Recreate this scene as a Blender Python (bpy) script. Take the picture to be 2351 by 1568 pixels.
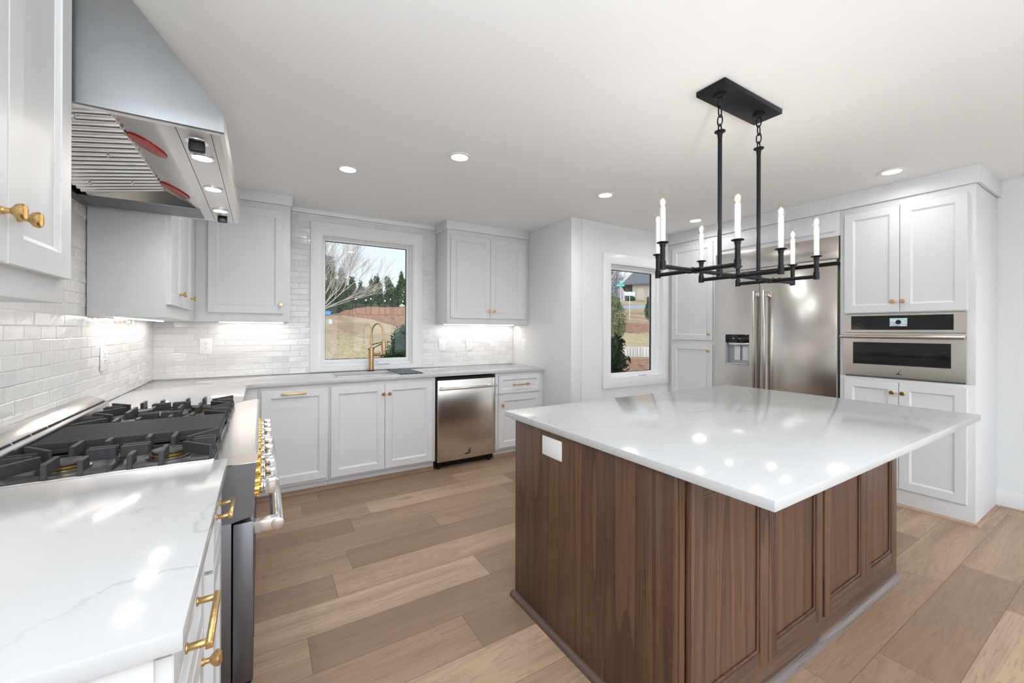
import bpy, bmesh, math, random
import numpy as np
from mathutils import Vector, Matrix

for o in list(bpy.data.objects):
    bpy.data.objects.remove(o, do_unlink=True)
sc = bpy.context.scene
COL = sc.collection
R = math.radians

# ------------------------------------------------------------------ camera
F_PX, YAW, PITCH, ROLL, CY, CAM_H = 938.73, R(31.524), R(0.046), R(0.188), 756.56, 1.328
fwd = Vector((math.sin(YAW) * math.cos(PITCH), math.cos(YAW) * math.cos(PITCH), math.sin(PITCH)))
right0 = Vector((math.cos(YAW), -math.sin(YAW), 0))
up0 = right0.cross(fwd)
rv = math.cos(ROLL) * right0 + math.sin(ROLL) * up0
uv = -math.sin(ROLL) * right0 + math.cos(ROLL) * up0
cd = bpy.data.cameras.new('camera')
cd.sensor_fit = 'HORIZONTAL'
cd.sensor_width = 36.0
cd.lens = F_PX / 2351 * 36
cd.shift_y = (CY - 784.0) / 2351
cd.clip_start = 0.02
cd.clip_end = 500
cam = bpy.data.objects.new('camera', cd)
COL.objects.link(cam)
cam.matrix_world = Matrix(((rv.x, uv.x, -fwd.x, 0), (rv.y, uv.y, -fwd.y, 0), (rv.z, uv.z, -fwd.z, CAM_H), (0, 0, 0, 1)))
sc.camera = cam

# ------------------------------------------------------------------ sky and exposure
SKY_N, SKY_S = 0.70, 2.9
w = bpy.data.worlds.new('sky')
sc.world = w
w.use_nodes = True
nt = w.node_tree
nt.nodes.clear()
tc = nt.nodes.new('ShaderNodeTexCoord')
sp = nt.nodes.new('ShaderNodeSeparateXYZ')
rp = nt.nodes.new('ShaderNodeValToRGB')
bg = nt.nodes.new('ShaderNodeBackground')
out = nt.nodes.new('ShaderNodeOutputWorld')
nt.links.new(tc.outputs['Generated'], sp.inputs[0])
nt.links.new(sp.outputs['Z'], rp.inputs[0])
rp.color_ramp.elements[0].position = 0.0
rp.color_ramp.elements[0].color = (0.86, 0.93, 0.99, 1)
rp.color_ramp.elements[1].position = 0.6
rp.color_ramp.elements[1].color = (0.66, 0.81, 1.0, 1)
nt.links.new(rp.outputs[0], bg.inputs[0])
# the overcast sky is much brighter on the sunny side (behind the camera)
side = nt.nodes.new('ShaderNodeMapRange')
side.interpolation_type = 'SMOOTHSTEP'
side.inputs['From Min'].default_value = 0.15
side.inputs['From Max'].default_value = -0.55
side.inputs['To Min'].default_value = SKY_N
side.inputs['To Max'].default_value = SKY_S
nt.links.new(sp.outputs['Y'], side.inputs['Value'])
nt.links.new(side.outputs[0], bg.inputs[1])
nt.links.new(bg.outputs[0], out.inputs[0])
vs = sc.view_settings
vs.view_transform = 'Standard'
vs.look = 'None'
vs.gamma = 1.0
vs.use_curve_mapping = False
vs.exposure = 0.66
CAN_W, BULB_W, STRIP_W, HOOD_W, UP_W = 3.8, 0.55, 0.8, 0.8, 52.0     # lamp powers

# ------------------------------------------------------------------ helpers
ROOT = {}


def tag(o, label=None, cat=None, group=None, kind=None):
    if label: o['label'] = label
    if cat: o['category'] = cat
    if group: o['group'] = group
    if kind: o['kind'] = kind
    return o


def thing(name, label, cat, loc=(0, 0, 0), rz=0.0, group=None, kind=None):
    o = bpy.data.objects.new(name, None)
    COL.objects.link(o)
    o.empty_display_size = 0.1
    o.location = loc
    o.rotation_euler = (0, 0, rz)
    ROOT[o] = Matrix.Translation(loc) @ Matrix.Rotation(rz, 4, 'Z')
    return tag(o, label, cat, group, kind)


class MB:
    def __init__(s):
        s.bm = bmesh.new()

    def box(s, x0, y0, z0, x1, y1, z1):
        x0, x1 = min(x0, x1), max(x0, x1)
        y0, y1 = min(y0, y1), max(y0, y1)
        z0, z1 = min(z0, z1), max(z0, z1)
        v = [s.bm.verts.new(p) for p in ((x0, y0, z0), (x1, y0, z0), (x1, y1, z0), (x0, y1, z0), (x0, y0, z1), (x1, y0, z1), (x1, y1, z1), (x0, y1, z1))]
        for f in ((0, 3, 2, 1), (4, 5, 6, 7), (0, 1, 5, 4), (1, 2, 6, 5), (2, 3, 7, 6), (3, 0, 4, 7)):
            s.bm.faces.new([v[i] for i in f])
        return s

    def prism(s, poly, axis, a0, a1, holes=()):
        def P(p, a):
            return {'x': (a, p[0], p[1]), 'y': (p[0], a, p[1]), 'z': (p[0], p[1], a)}[axis]
        if not holes:
            lo = [s.bm.verts.new(P(p, a0)) for p in poly]
            hi = [s.bm.verts.new(P(p, a1)) for p in poly]
            n = len(poly)
            fs = [s.bm.faces.new(lo), s.bm.faces.new(hi[::-1])]
            for i in range(n):
                fs.append(s.bm.faces.new((lo[i], hi[i], hi[(i + 1) % n], lo[(i + 1) % n])))
        else:
            caps = []
            loops = []
            for a in (a0, a1):
                es = []
                lv = []
                for lp in [poly] + list(holes):
                    vv = [s.bm.verts.new(P(p, a)) for p in lp]
                    lv.append(vv)
                    for i in range(len(vv)):
                        es.append(s.bm.edges.new((vv[i], vv[(i + 1) % len(vv)])))
                r = bmesh.ops.triangle_fill(s.bm, edges=es, use_beauty=True)
                loops.append(lv)
            for la, lb in zip(loops[0], loops[1]):
                n = len(la)
                for i in range(n):
                    s.bm.faces.new((la[i], lb[i], lb[(i + 1) % n], la[(i + 1) % n]))
        return s

    def cyl(s, p0, p1, r, seg=16, r2=None):
        p0, p1 = Vector(p0), Vector(p1)
        if r2 is None: r2 = r
        d = (p1 - p0).normalized()
        a = d.orthogonal().normalized()
        b = d.cross(a)
        c0 = [s.bm.verts.new(p0 + r * (math.cos(t) * a + math.sin(t) * b)) for t in [2 * math.pi * i / seg for i in range(seg)]]
        c1 = [s.bm.verts.new(p1 + r2 * (math.cos(t) * a + math.sin(t) * b)) for t in [2 * math.pi * i / seg for i in range(seg)]]
        s.bm.faces.new(c0[::-1])
        s.bm.faces.new(c1)
        for i in range(seg):
            s.bm.faces.new((c0[i], c0[(i + 1) % seg], c1[(i + 1) % seg], c1[i]))
        return s

    def tube(s, pts, r, seg=10, closed=False):
        pts = [Vector(p) for p in pts]
        n = len(pts)
        rings = []
        prev = None
        for i, p in enumerate(pts):
            if closed:
                t = (pts[(i + 1) % n] - pts[i - 1]).normalized()
            else:
                t = (pts[min(i + 1, n - 1)] - pts[max(i - 1, 0)]).normalized()
            if prev is None:
                a = t.orthogonal().normalized()
            else:
                a = (prev - prev.dot(t) * t).normalized()
            prev = a
            b = t.cross(a)
            rr = r[i] if isinstance(r, (list, tuple)) else r
            rings.append([s.bm.verts.new(p + rr * (math.cos(q) * a + math.sin(q) * b)) for q in [2 * math.pi * k / seg for k in range(seg)]])
        m = n if closed else n - 1
        for i in range(m):
            A, B = rings[i], rings[(i + 1) % n]
            for k in range(seg):
                s.bm.faces.new((A[k], A[(k + 1) % seg], B[(k + 1) % seg], B[k]))
        if not closed:
            s.bm.faces.new(rings[0][::-1])
            s.bm.faces.new(rings[-1])
        return s

    def lathe(s, prof, c, d=(0, 0, 1), seg=24):
        c, d = Vector(c), Vector(d).normalized()
        a = d.orthogonal().normalized()
        b = d.cross(a)
        rings = []
        for r, h in prof:
            if r < 1e-6:
                rings.append([s.bm.verts.new(c + h * d)])
            else:
                rings.append([s.bm.verts.new(c + h * d + r * (math.cos(t) * a + math.sin(t) * b)) for t in [2 * math.pi * k / seg for k in range(seg)]])
        for A, B in zip(rings[:-1], rings[1:]):
            for k in range(seg):
                k2 = (k + 1) % seg
                if len(A) == 1 and len(B) == 1: continue
                if len(A) == 1: s.bm.faces.new((A[0], B[k2], B[k]))
                elif len(B) == 1: s.bm.faces.new((A[k], A[k2], B[0]))
                else: s.bm.faces.new((A[k], A[k2], B[k2], B[k]))
        if len(rings[0]) > 1: s.bm.faces.new(rings[0][::-1])
        if len(rings[-1]) > 1: s.bm.faces.new(rings[-1])
        return s

    def quad(s, *ps):
        s.bm.faces.new([s.bm.verts.new(p) for p in ps])
        return s

    def frame(s, x0, z0, x1, z1, wl, wr, wb, wt, y0, y1, axis='y'):
        """picture frame: outer rectangle minus inner one, extruded along axis"""
        return s.prism([(x0, z0), (x1, z0), (x1, z1), (x0, z1)], axis, y0, y1,
                       holes=[[(x0 + wl, z0 + wb), (x1 - wr, z0 + wb), (x1 - wr, z1 - wt), (x0 + wl, z1 - wt)]])

    def build(s, name, mat, parent=None, bevel=0.0, seg=2, local=False, smooth=True):
        bmesh.ops.recalc_face_normals(s.bm, faces=s.bm.faces[:])
        if bevel > 0:
            es = [e for e in s.bm.edges if len(e.link_faces) == 2 and e.calc_face_angle(0) > 0.5]
            bmesh.ops.bevel(s.bm, geom=es, offset=bevel, segments=seg, affect='EDGES', clamp_overlap=True, profile=0.5)
        if parent is not None and not local:
            root = parent
            while root.parent: root = root.parent
            s.bm.transform(ROOT[root].inverted())
        me = bpy.data.meshes.new(name)
        s.bm.to_mesh(me)
        s.bm.free()
        me.materials.append(mat)
        if smooth:
            me.polygons.foreach_set('use_smooth', [True] * len(me.polygons))
            me.set_sharp_from_angle(angle=0.55)
        o = bpy.data.objects.new(name, me)
        COL.objects.link(o)
        if parent is not None: o.parent = parent
        return o


def raw(name, verts, faces, mat, parent=None):
    me = bpy.data.meshes.new(name)
    me.from_pydata(verts, [], faces)
    me.update()
    me.materials.append(mat)
    o = bpy.data.objects.new(name, me)
    COL.objects.link(o)
    if parent is not None: o.parent = parent
    return o


def inst(name, mesh, parent, loc, rot=(0, 0, 0)):
    o = bpy.data.objects.new(name, mesh)
    COL.objects.link(o)
    o.parent = parent
    o.location = loc
    o.rotation_euler = rot
    return o


def struct(o):
    o['kind'] = 'structure'
    return o


# ------------------------------------------------------------------ materials
class NT:
    def __init__(s, name):
        s.m = bpy.data.materials.new(name)
        s.m.use_nodes = True
        s.t = s.m.node_tree
        s.b = s.t.nodes['Principled BSDF']

    def n(s, typ, **kw):
        nd = s.t.nodes.new(typ)
        for k, v in kw.items():
            if k in nd.inputs: nd.inputs[k].default_value = v
            else: setattr(nd, k, v)
        return nd

    def l(s, a, b):
        s.t.links.new(a, b)

    def math(s, op, a, b=None, c=None):
        nd = s.t.nodes.new('ShaderNodeMath')
        nd.operation = op
        for i, v in enumerate((a, b, c)):
            if v is None: continue
            if isinstance(v, (int, float)): nd.inputs[i].default_value = v
            else: s.l(v, nd.inputs[i])
        return nd.outputs[0]

    def ramp(s, fac, stops):
        r = s.t.nodes.new('ShaderNodeValToRGB')
        cr = r.color_ramp
        while len(cr.elements) < len(stops): cr.elements.new(0.5)
        for e, (p, c) in zip(cr.elements, stops):
            e.position = p
            e.color = (*c, 1) if len(c) == 3 else c
        s.l(fac, r.inputs[0])
        return r.outputs[0]

    def mix(s, fac, a, b, mode='MIX'):
        m = s.t.nodes.new('ShaderNodeMix')
        m.data_type = 'RGBA'
        m.blend_type = mode
        for sock, v in ((m.inputs[0], fac), (m.inputs[6], a), (m.inputs[7], b)):
            if isinstance(v, (int, float)): sock.default_value = v
            elif isinstance(v, tuple): sock.default_value = (*v, 1)
            else: s.l(v, sock)
        return m.outputs[2]

    def coords(s, scale=(1, 1, 1), kind='Object', rot=(0, 0, 0)):
        t = s.t.nodes.new('ShaderNodeTexCoord')
        mp = s.t.nodes.new('ShaderNodeMapping')
        mp.inputs['Scale'].default_value = scale
        mp.inputs['Rotation'].default_value = rot
        s.l(t.outputs[kind], mp.inputs[0])
        return mp.outputs[0]

    def noise(s, vec, scale=5, detail=3, rough=0.5, dist=0.0):
        nd = s.n('ShaderNodeTexNoise')
        nd.inputs['Scale'].default_value = scale
        nd.inputs['Detail'].default_value = detail
        nd.inputs['Roughness'].default_value = rough
        nd.inputs['Distortion'].default_value = dist
        if vec is not None: s.l(vec, nd.inputs['Vector'])
        return nd.outputs['Fac']

    def bump(s, h, strength=0.2, dist=0.002):
        b = s.n('ShaderNodeBump')
        b.inputs['Strength'].default_value = strength
        b.inputs['Distance'].default_value = dist
        s.l(h, b.inputs['Height'])
        s.l(b.outputs[0], s.b.inputs['Normal'])

    def set(s, col=None, rough=None, metal=None, spec=None, **kw):
        b = s.b
        if col is not None:
            if isinstance(col, tuple): b.inputs['Base Color'].default_value = (*col, 1)
            else: s.l(col, b.inputs['Base Color'])
        if rough is not None:
            if isinstance(rough, (int, float)): b.inputs['Roughness'].default_value = rough
            else: s.l(rough, b.inputs['Roughness'])
        if metal is not None: b.inputs['Metallic'].default_value = metal
        if spec is not None: b.inputs['Specular IOR Level'].default_value = spec
        return s.m


def plain(name, col, rough=0.5, metal=0.0, nz=0.03, scale=12, bump=0.0):
    t = NT(name)
    f = t.noise(t.coords(), scale, 3)
    c = t.mix(f, tuple(max(0, x * (1 - nz)) for x in col), tuple(min(1, x * (1 + nz)) for x in col))
    t.set(c, rough, metal)
    if bump: t.bump(t.noise(t.coords(), scale * 8, 2), bump, 0.001)
    return t.m


def emit(name, col, strength):
    m = bpy.data.materials.new(name)
    m.use_nodes = True
    n = m.node_tree
    n.nodes.clear()
    e = n.nodes.new('ShaderNodeEmission')
    e.inputs[0].default_value = (*col, 1)
    e.inputs[1].default_value = strength
    o = n.nodes.new('ShaderNodeOutputMaterial')
    n.links.new(e.outputs[0], o.inputs[0])
    return m


def glass(name, tint=(1, 1, 1), ior=1.5):
    m = bpy.data.materials.new(name)
    m.use_nodes = True
    n = m.node_tree
    n.nodes.clear()
    tr = n.nodes.new('ShaderNodeBsdfTransparent')
    tr.inputs[0].default_value = (*tint, 1)
    gl = n.nodes.new('ShaderNodeBsdfGlossy')
    gl.inputs['Roughness'].default_value = 0.0
    fr = n.nodes.new('ShaderNodeFresnel')
    gm = n.nodes.new('ShaderNodeNewGeometry')
    io = n.nodes.new('ShaderNodeMapRange')
    io.inputs['To Min'].default_value = ior
    io.inputs['To Max'].default_value = 1.0 / ior
    n.links.new(gm.outputs['Backfacing'], io.inputs['Value'])
    n.links.new(io.outputs[0], fr.inputs[0])
    mx = n.nodes.new('ShaderNodeMixShader')
    o = n.nodes.new('ShaderNodeOutputMaterial')
    n.links.new(fr.outputs[0], mx.inputs[0])
    n.links.new(tr.outputs[0], mx.inputs[1])
    n.links.new(gl.outputs[0], mx.inputs[2])
    n.links.new(mx.outputs[0], o.inputs[0])
    return m


def steel(name, col, rough, stretch, aniso=0.0):
    t = NT(name)
    v = t.coords(stretch)
    f = t.noise(v, 1.0, 4, 0.6)
    c = t.mix(f, tuple(x * 0.95 for x in col), tuple(min(1, x * 1.05) for x in col))
    rr = t.math('ADD', t.math('MULTIPLY', f, 0.10), rough - 0.05)
    t.set(c, rr, 1.0)
    t.bump(f, 0.010, 0.0004)
    return t.m


def wood(name, dark, mid, light, axis='z', rough=0.42, g=1.0):
    t = NT(name)
    lo, hi = 0.9 * g, 26 * g
    sc3 = {'z': (hi, hi, lo), 'x': (lo, hi, hi), 'y': (hi, lo, hi)}[axis]
    v = t.coords(sc3)
    broad = t.noise(t.coords(tuple(x * 0.16 for x in sc3)), 1.0, 2, 0.5, 0.6)
    # cathedral bands: saw of a broad distorted noise
    band = t.math('FRACT', t.math('MULTIPLY', broad, 9.0))
    band = t.math('POWER', band, 2.5)
    fine = t.noise(v, 2.2, 5, 0.7)
    fine = t.math('MINIMUM', t.math('MAXIMUM', t.math('MULTIPLY', t.math('SUBTRACT', fine, .32), 2.6), 0.0), 1.0)
    pore = t.noise(t.coords(tuple(x * 4 if x > 2 else x * 2.4 for x in sc3)), 1.5, 2, 0.5)
    pores = t.math('GREATER_THAN', pore, 0.60)
    c = t.mix(fine, dark, mid)
    c = t.mix(t.math('MULTIPLY', broad, 0.7), c, light)
    c = t.mix(t.math('MULTIPLY', band, 0.62), c, tuple(x * 0.6 for x in dark))
    c = t.mix(t.math('MULTIPLY', pores, 0.42), c, tuple(x * 0.45 for x in dark))
    t.set(c, rough)
    t.bump(t.math('ADD', fine, t.math('MULTIPLY', pores, -0.6)), 0.12, 0.001)
    return t.m


M = {}
M['paint'] = plain('wall_paint', (0.73, 0.735, 0.735), 0.55, nz=0.01, scale=3, bump=0.03)
M['ceiling'] = plain('ceiling_paint', (0.91, 0.91, 0.905), 0.7, nz=0.01, scale=3, bump=0.03)
M['white'] = plain('cabinet_white_paint', (0.69, 0.695, 0.70), 0.45, nz=0.01, scale=4)
M['trim'] = plain('trim_white_paint', (0.82, 0.82, 0.82), 0.3, nz=0.01, scale=4)
M['plastic'] = plain('white_plastic', (0.85, 0.85, 0.85), 0.3, nz=0.01)
M['vinyl'] = plain('white_vinyl', (0.84, 0.85, 0.86), 0.3, nz=0.01)
M['black'] = plain('black_metal', (0.012, 0.012, 0.013), 0.42, 0.6, nz=0.2)
M['iron'] = plain('cast_iron', (0.045, 0.046, 0.05), 0.5, 0.2, nz=0.2, scale=60, bump=0.1)
M['enamel'] = plain('dark_grey_cooktop_steel', (0.22, 0.22, 0.225), 0.33, 0.7, nz=0.1)
M['blackglass'] = plain('black_glass', (0.006, 0.006, 0.007), 0.06, nz=0.1)
M['rubber'] = plain('black_rubber', (0.015, 0.015, 0.015), 0.7, nz=0.1)
M['dark'] = plain('dark_gap', (0.01, 0.01, 0.01), 0.8, nz=0.1)
M['brass'] = steel('brushed_brass', (0.62, 0.42, 0.18), 0.28, (40, 40, 40))
M['gold'] = steel('polished_brass_bezel', (0.80, 0.52, 0.14), 0.18, (30, 30, 30))
M['bronze'] = steel('champagne_bronze', (0.55, 0.37, 0.20), 0.25, (60, 60, 6))
M['chrome'] = steel('chrome', (0.80, 0.80, 0.80), 0.08, (8, 8, 8))
M['steelH'] = steel('stainless_brushed_sideways', (0.66, 0.63, 0.595), 0.22, (3, 3, 420))
M['steelV'] = steel('stainless_brushed_upright', (0.60, 0.575, 0.545), 0.25, (420, 420, 3))
M['steelD'] = steel('dark_side_steel', (0.20, 0.205, 0.225), 0.36, (60, 60, 60))
M['steelP'] = steel('polished_baffle_steel', (0.86, 0.85, 0.84), 0.20, (6, 200, 6))
M['steelT'] = steel('stainless_trim', (0.74, 0.71, 0.68), 0.22, (200, 4, 200))
M['steelS'] = steel('satin_panel_steel', (0.86, 0.84, 0.82), 0.42, (6, 60, 6))
M['red'] = plain('red_lamp_cover', (0.45, 0.012, 0.012), 0.25, nz=0.05)
M['pane'] = glass('window_glass', (1, 1, 1), 1.27)
M['bulbglass'] = glass('bulb_glass', (1, 0.98, 0.95), 1.35)
M['bulb'] = emit('bulb_filament', (1.0, 0.86, 0.66), 30)
M['can'] = emit('downlight_lens', (1.0, 0.96, 0.90), 9)
M['strip'] = emit('led_strip', (1.0, 0.90, 0.80), 5)
M['hoodlamp'] = emit('hood_lamp_lens', (1.0, 0.97, 0.93), 4)
M['candle'] = plain('candle_sleeve_white', (0.86, 0.85, 0.82), 0.4, nz=0.01)
M['islandZ'] = wood('stained_oak_upright', (0.058, 0.027, 0.016), (0.125, 0.064, 0.039), (0.20, 0.105, 0.060), 'z')
M['islandX'] = wood('stained_oak_sideways', (0.055, 0.028, 0.018), (0.13, 0.07, 0.045), (0.18, 0.10, 0.065), 'x')
M['islandY'] = wood('stained_oak_depthways', (0.075, 0.048, 0.038), (0.14, 0.09, 0.07), (0.20, 0.13, 0.10), 'y')
M['shoeX'] = wood('oak_shoe_sideways', (0.30, 0.19, 0.12), (0.45, 0.30, 0.21), (0.50, 0.36, 0.26), 'x')
M['shoeY'] = wood('oak_shoe_depthways', (0.30, 0.19, 0.12), (0.45, 0.30, 0.21), (0.50, 0.36, 0.26), 'y')


def mat_quartz():
    t = NT('white_quartz')
    v = t.coords((1, 1, 1), 'Object')
    wn = t.n('ShaderNodeTexNoise')
    wn.inputs['Scale'].default_value = 2.1
    wn.inputs['Detail'].default_value = 6
    wn.inputs['Roughness'].default_value = 0.62
    t.l(v, wn.inputs['Vector'])
    add = t.n('ShaderNodeVectorMath', operation='MULTIPLY_ADD')
    t.l(wn.outputs['Color'], add.inputs[0])
    add.inputs[1].default_value = (0.55, 0.55, 0.55)
    t.l(v, add.inputs[2])
    n1 = t.noise(add.outputs[0], 1.25, 2, 0.45)
    d = t.math('ABSOLUTE', t.math('SUBTRACT', n1, 0.5))
    vein = t.math('SUBTRACT', 1.0, t.math('MINIMUM', t.math('MULTIPLY', d, 110.0), 1.0))
    mask = t.noise(v, 1.7, 2)
    mask = t.math('MAXIMUM', t.math('MULTIPLY', t.math('SUBTRACT', mask, 0.47), 6.0), 0.0)
    mask = t.math('MINIMUM', mask, 1.0)
    vein = t.math('MULTIPLY', vein, mask)
    n2 = t.noise(add.outputs[0], 3.1, 3, 0.5)
    d2 = t.math('ABSOLUTE', t.math('SUBTRACT', n2, 0.52))
    soft = t.math('SUBTRACT', 1.0, t.math('MINIMUM', t.math('MULTIPLY', d2, 28.0), 1.0))
    c = t.mix(t.math('MULTIPLY', soft, 0.10), (0.52, 0.52, 0.52), (0.42, 0.417, 0.412))
    c = t.mix(t.math('MULTIPLY', vein, 0.40), c, (0.25, 0.25, 0.26))
    return t.set(c, 0.12, spec=0.24)


M['quartz'] = mat_quartz()


def mat_tile():
    t = NT('zellige_tile')
    at = t.n('ShaderNodeAttribute', attribute_name='tone')
    c = t.ramp(at.outputs['Fac'], [(0.0, (0.66, 0.655, 0.65)), (0.5, (0.715, 0.71, 0.705)), (1.0, (0.76, 0.755, 0.75))])
    f = t.noise(t.coords(), 26, 3, 0.5, 0.3)
    f2 = t.noise(t.coords(), 160, 2, 0.5)
    t.set(c, 0.10, spec=0.55)
    t.bump(t.math('ADD', f, t.math('MULTIPLY', f2, 0.06)), 0.30, 0.006)
    return t.m


M['tile'] = mat_tile()
M['grout'] = plain('grout', (0.72, 0.715, 0.71), 0.8, nz=0.03)


def mat_floor():
    t = NT('oak_plank_floor')
    at = t.n('ShaderNodeAttribute', attribute_name='tone')
    uvn = t.n('ShaderNodeUVMap', uv_map='grain')
    mp = t.n('ShaderNodeMapping')
    mp.inputs['Scale'].default_value = (1.1, 22, 1)
    t.l(uvn.outputs[0], mp.inputs[0])
    fine = t.noise(mp.outputs[0], 2.0, 5, 0.65, 0.2)
    mp2 = t.n('ShaderNodeMapping')
    mp2.inputs['Scale'].default_value = (0.55, 6.5, 1)
    t.l(uvn.outputs[0], mp2.inputs[0])
    broad = t.noise(mp2.outputs[0], 1.3, 3, 0.5, 0.8)
    rings = t.math('FRACT', t.math('MULTIPLY', broad, 11.0))
    rings = t.math('POWER', rings, 3.0)
    mp3 = t.n('ShaderNodeMapping')
    mp3.inputs['Scale'].default_value = (6, 90, 1)
    t.l(uvn.outputs[0], mp3.inputs[0])
    pore = t.math('GREATER_THAN', t.noise(mp3.outputs[0], 1.4, 2), 0.62)
    base = t.ramp(at.outputs['Fac'], [(0.0, (0.235, 0.142, 0.090)), (0.35, (0.315, 0.202, 0.130)), (0.7, (0.40, 0.268, 0.176)), (1.0, (0.51, 0.362, 0.248))])
    c = t.mix(t.math('MULTIPLY', t.math('SUBTRACT', broad, 0.38), 1.5), base, (0.155, 0.088, 0.058))
    c = t.mix(t.math('MULTIPLY', fine, 0.30), c, (0.47, 0.325, 0.215))
    c = t.mix(t.math('MULTIPLY', rings, 0.24), c, (0.13, 0.08, 0.055))
    c = t.mix(t.math('MULTIPLY', pore, 0.22), c, (0.12, 0.075, 0.05))
    # knots
    vor = t.n('ShaderNodeTexVoronoi')
    vor.inputs['Scale'].default_value = 1.0
    mp4 = t.n('ShaderNodeMapping')
    mp4.inputs['Scale'].default_value = (1.5, 3.6, 1)
    t.l(uvn.outputs[0], mp4.inputs[0])
    t.l(mp4.outputs[0], vor.inputs['Vector'])
    kn = t.math('SUBTRACT', 1.0, t.math('MINIMUM', t.math('MULTIPLY', vor.outputs['Distance'], 11.0), 1.0))
    c = t.mix(t.math('MULTIPLY', kn, 0.6), c, (0.10, 0.065, 0.045))
    # grooves between planks
    ed = t.n('ShaderNodeAttribute', attribute_name='edge')
    uv2 = t.n('ShaderNodeUVMap', uv_map='edge_distance')
    s2 = t.n('ShaderNodeSeparateXYZ')
    t.l(uv2.outputs[0], s2.inputs[0])
    dmin = t.math('MINIMUM', s2.outputs[0], s2.outputs[1])
    g = t.math('LESS_THAN', dmin, 0.0016)
    c = t.mix(t.math('MULTIPLY', g, 0.55), c, (0.07, 0.045, 0.03))
    t.set(c, t.math('ADD', t.math('MULTIPLY', fine, 0.12), 0.36), spec=0.4)
    t.bump(t.math('ADD', t.math('MULTIPLY', fine, 0.5), t.math('MULTIPLY', pore, -0.3)), 0.10, 0.001)
    return t.m


M['floor'] = mat_floor()

# ------------------------------------------------------------------ room shell
XL, YB, XR, YW, XE, YF, ZC = -0.745, 4.30, 2.6455, 3.18, 4.76, -3.6, 2.462
T = 0.14


def floor_mesh():
    rnd = random.Random(11)
    wpl, y0 = 0.218, 1.52
    known = {7: 0.678, 5: 1.04, 4: 0.438, 2: 1.068, 0: 0.80, 1: 0.175, 3: 1.55, 6: 1.75, -3: 3.6, -4: 3.05, -2: 2.7, -5: 3.4}
    V, Fc, tone, u1, u2 = [], [], [], [], []
    k0 = int((YF - y0) // wpl)
    for k in range(k0, 14):
        ya, yb = y0 + k * wpl, y0 + (k + 1) * wpl
        Lp = 1.22
        off = known.get(k, rnd.uniform(0, Lp))
        x = off - Lp * math.ceil((off - XL) / Lp)
        prev = None
        while x < XE:
            a, b = max(x, XL - T), min(x + Lp, XE + T)
            if b > a and ya < YB + T:
                q = len(V)
                yb2 = min(yb, YB + T)
                ya2 = max(ya, YF - T)
                V += [(a, ya2, 0), (b, ya2, 0), (b, yb2, 0), (a, yb2, 0)]
                Fc.append((q, q + 1, q + 2, q + 3))
                tv = rnd.random()
                while prev is not None and abs(tv - prev) < 0.18: tv = rnd.random()
                prev = tv
                tone.append(tv)
                ou, ov = rnd.uniform(0, 90), rnd.uniform(0, 90)
                u1.append([(ou + a - x, ov + ya2 - ya), (ou + b - x, ov + ya2 - ya), (ou + b - x, ov + yb2 - ya), (ou + a - x, ov + yb2 - ya)])
                u2.append((a, b, ya2, yb2))
            x += Lp
    # split each plank into a 3x3 grid so that the edge distance is exact
    VV, FF, TT, U1, U2 = [], [], [], [], []
    e = 0.01
    for i, f in enumerate(Fc):
        a, b, ya, yb = u2[i]
        if b - a < 0.03 or yb - ya < 0.03: continue
        xs, ys = [a, a + e, b - e, b], [ya, ya + e, yb - e, yb]
        dx, dy = [0, e, e, 0], [0, e, e, 0]
        ou, ov = u1[i][0]
        q = len(VV)
        for j in range(4):
            for m in range(4): VV.append((xs[m], ys[j], 0.0))
        for j in range(3):
            for m in range(3):
                idx = [(j, m), (j, m + 1), (j + 1, m + 1), (j + 1, m)]
                FF.append([q + jj * 4 + mm for jj, mm in idx])
                TT.append(tone[i])
                U1 += [(ou + xs[mm] - a, ov + ys[jj] - ya) for jj, mm in idx]
                U2 += [(dx[mm], dy[jj]) for jj, mm in idx]
    o = raw('floor', VV, FF, M['floor'])
    me = o.data
    at = me.attributes.new('tone', 'FLOAT', 'FACE')
    at.data.foreach_set('value', TT)
    for nm, U in (('grain', U1), ('edge_distance', U2)):
        l = me.uv_layers.new(name=nm)
        l.data.foreach_set('uv', [c for p in U for c in p])
    return struct(o)


floor_mesh()
struct(MB().box(XL - T, YF - T, ZC, XE + T, YB + T, ZC + 0.12).build('ceiling', M['ceiling'], smooth=False))


def tile_faces(u0, u1, z0, z1, skip, rnd):
    """zellige courses: list of quads in (u, z, depth), each tile a little tilted"""
    hz, wd, gp = 0.0528, 0.139, 0.0009
    Q = []
    r = 0
    z = 0.915
    zs = []
    while z < z1 - 0.004:
        zs.append((z, min(z + hz, z1)))
        z += hz
    for r, (za, zb) in enumerate(zs):
        u = u0 - wd * (0.5 if r % 2 else 0.0) + rnd.uniform(-.012, .012)
        while u < u1:
            a, b = max(u, u0), min(u + wd, u1)
            if b - a > 0.012 and not skip((a + b) / 2, (za + zb) / 2, a, b, za, zb):
                base = rnd.gauss(0.0, 0.0005)
                d = [0.008 + base + rnd.gauss(0, 0.0008) for _ in range(4)]
                j = [rnd.uniform(-.0007, .0007) for _ in range(4)]
                Q.append(((a + gp, b - gp, za + gp + j[0], zb - gp + j[1]), d, rnd.random()))
            u += wd
    return Q


GR = .0062           # grout stands nearly flush with the tile faces


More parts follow.
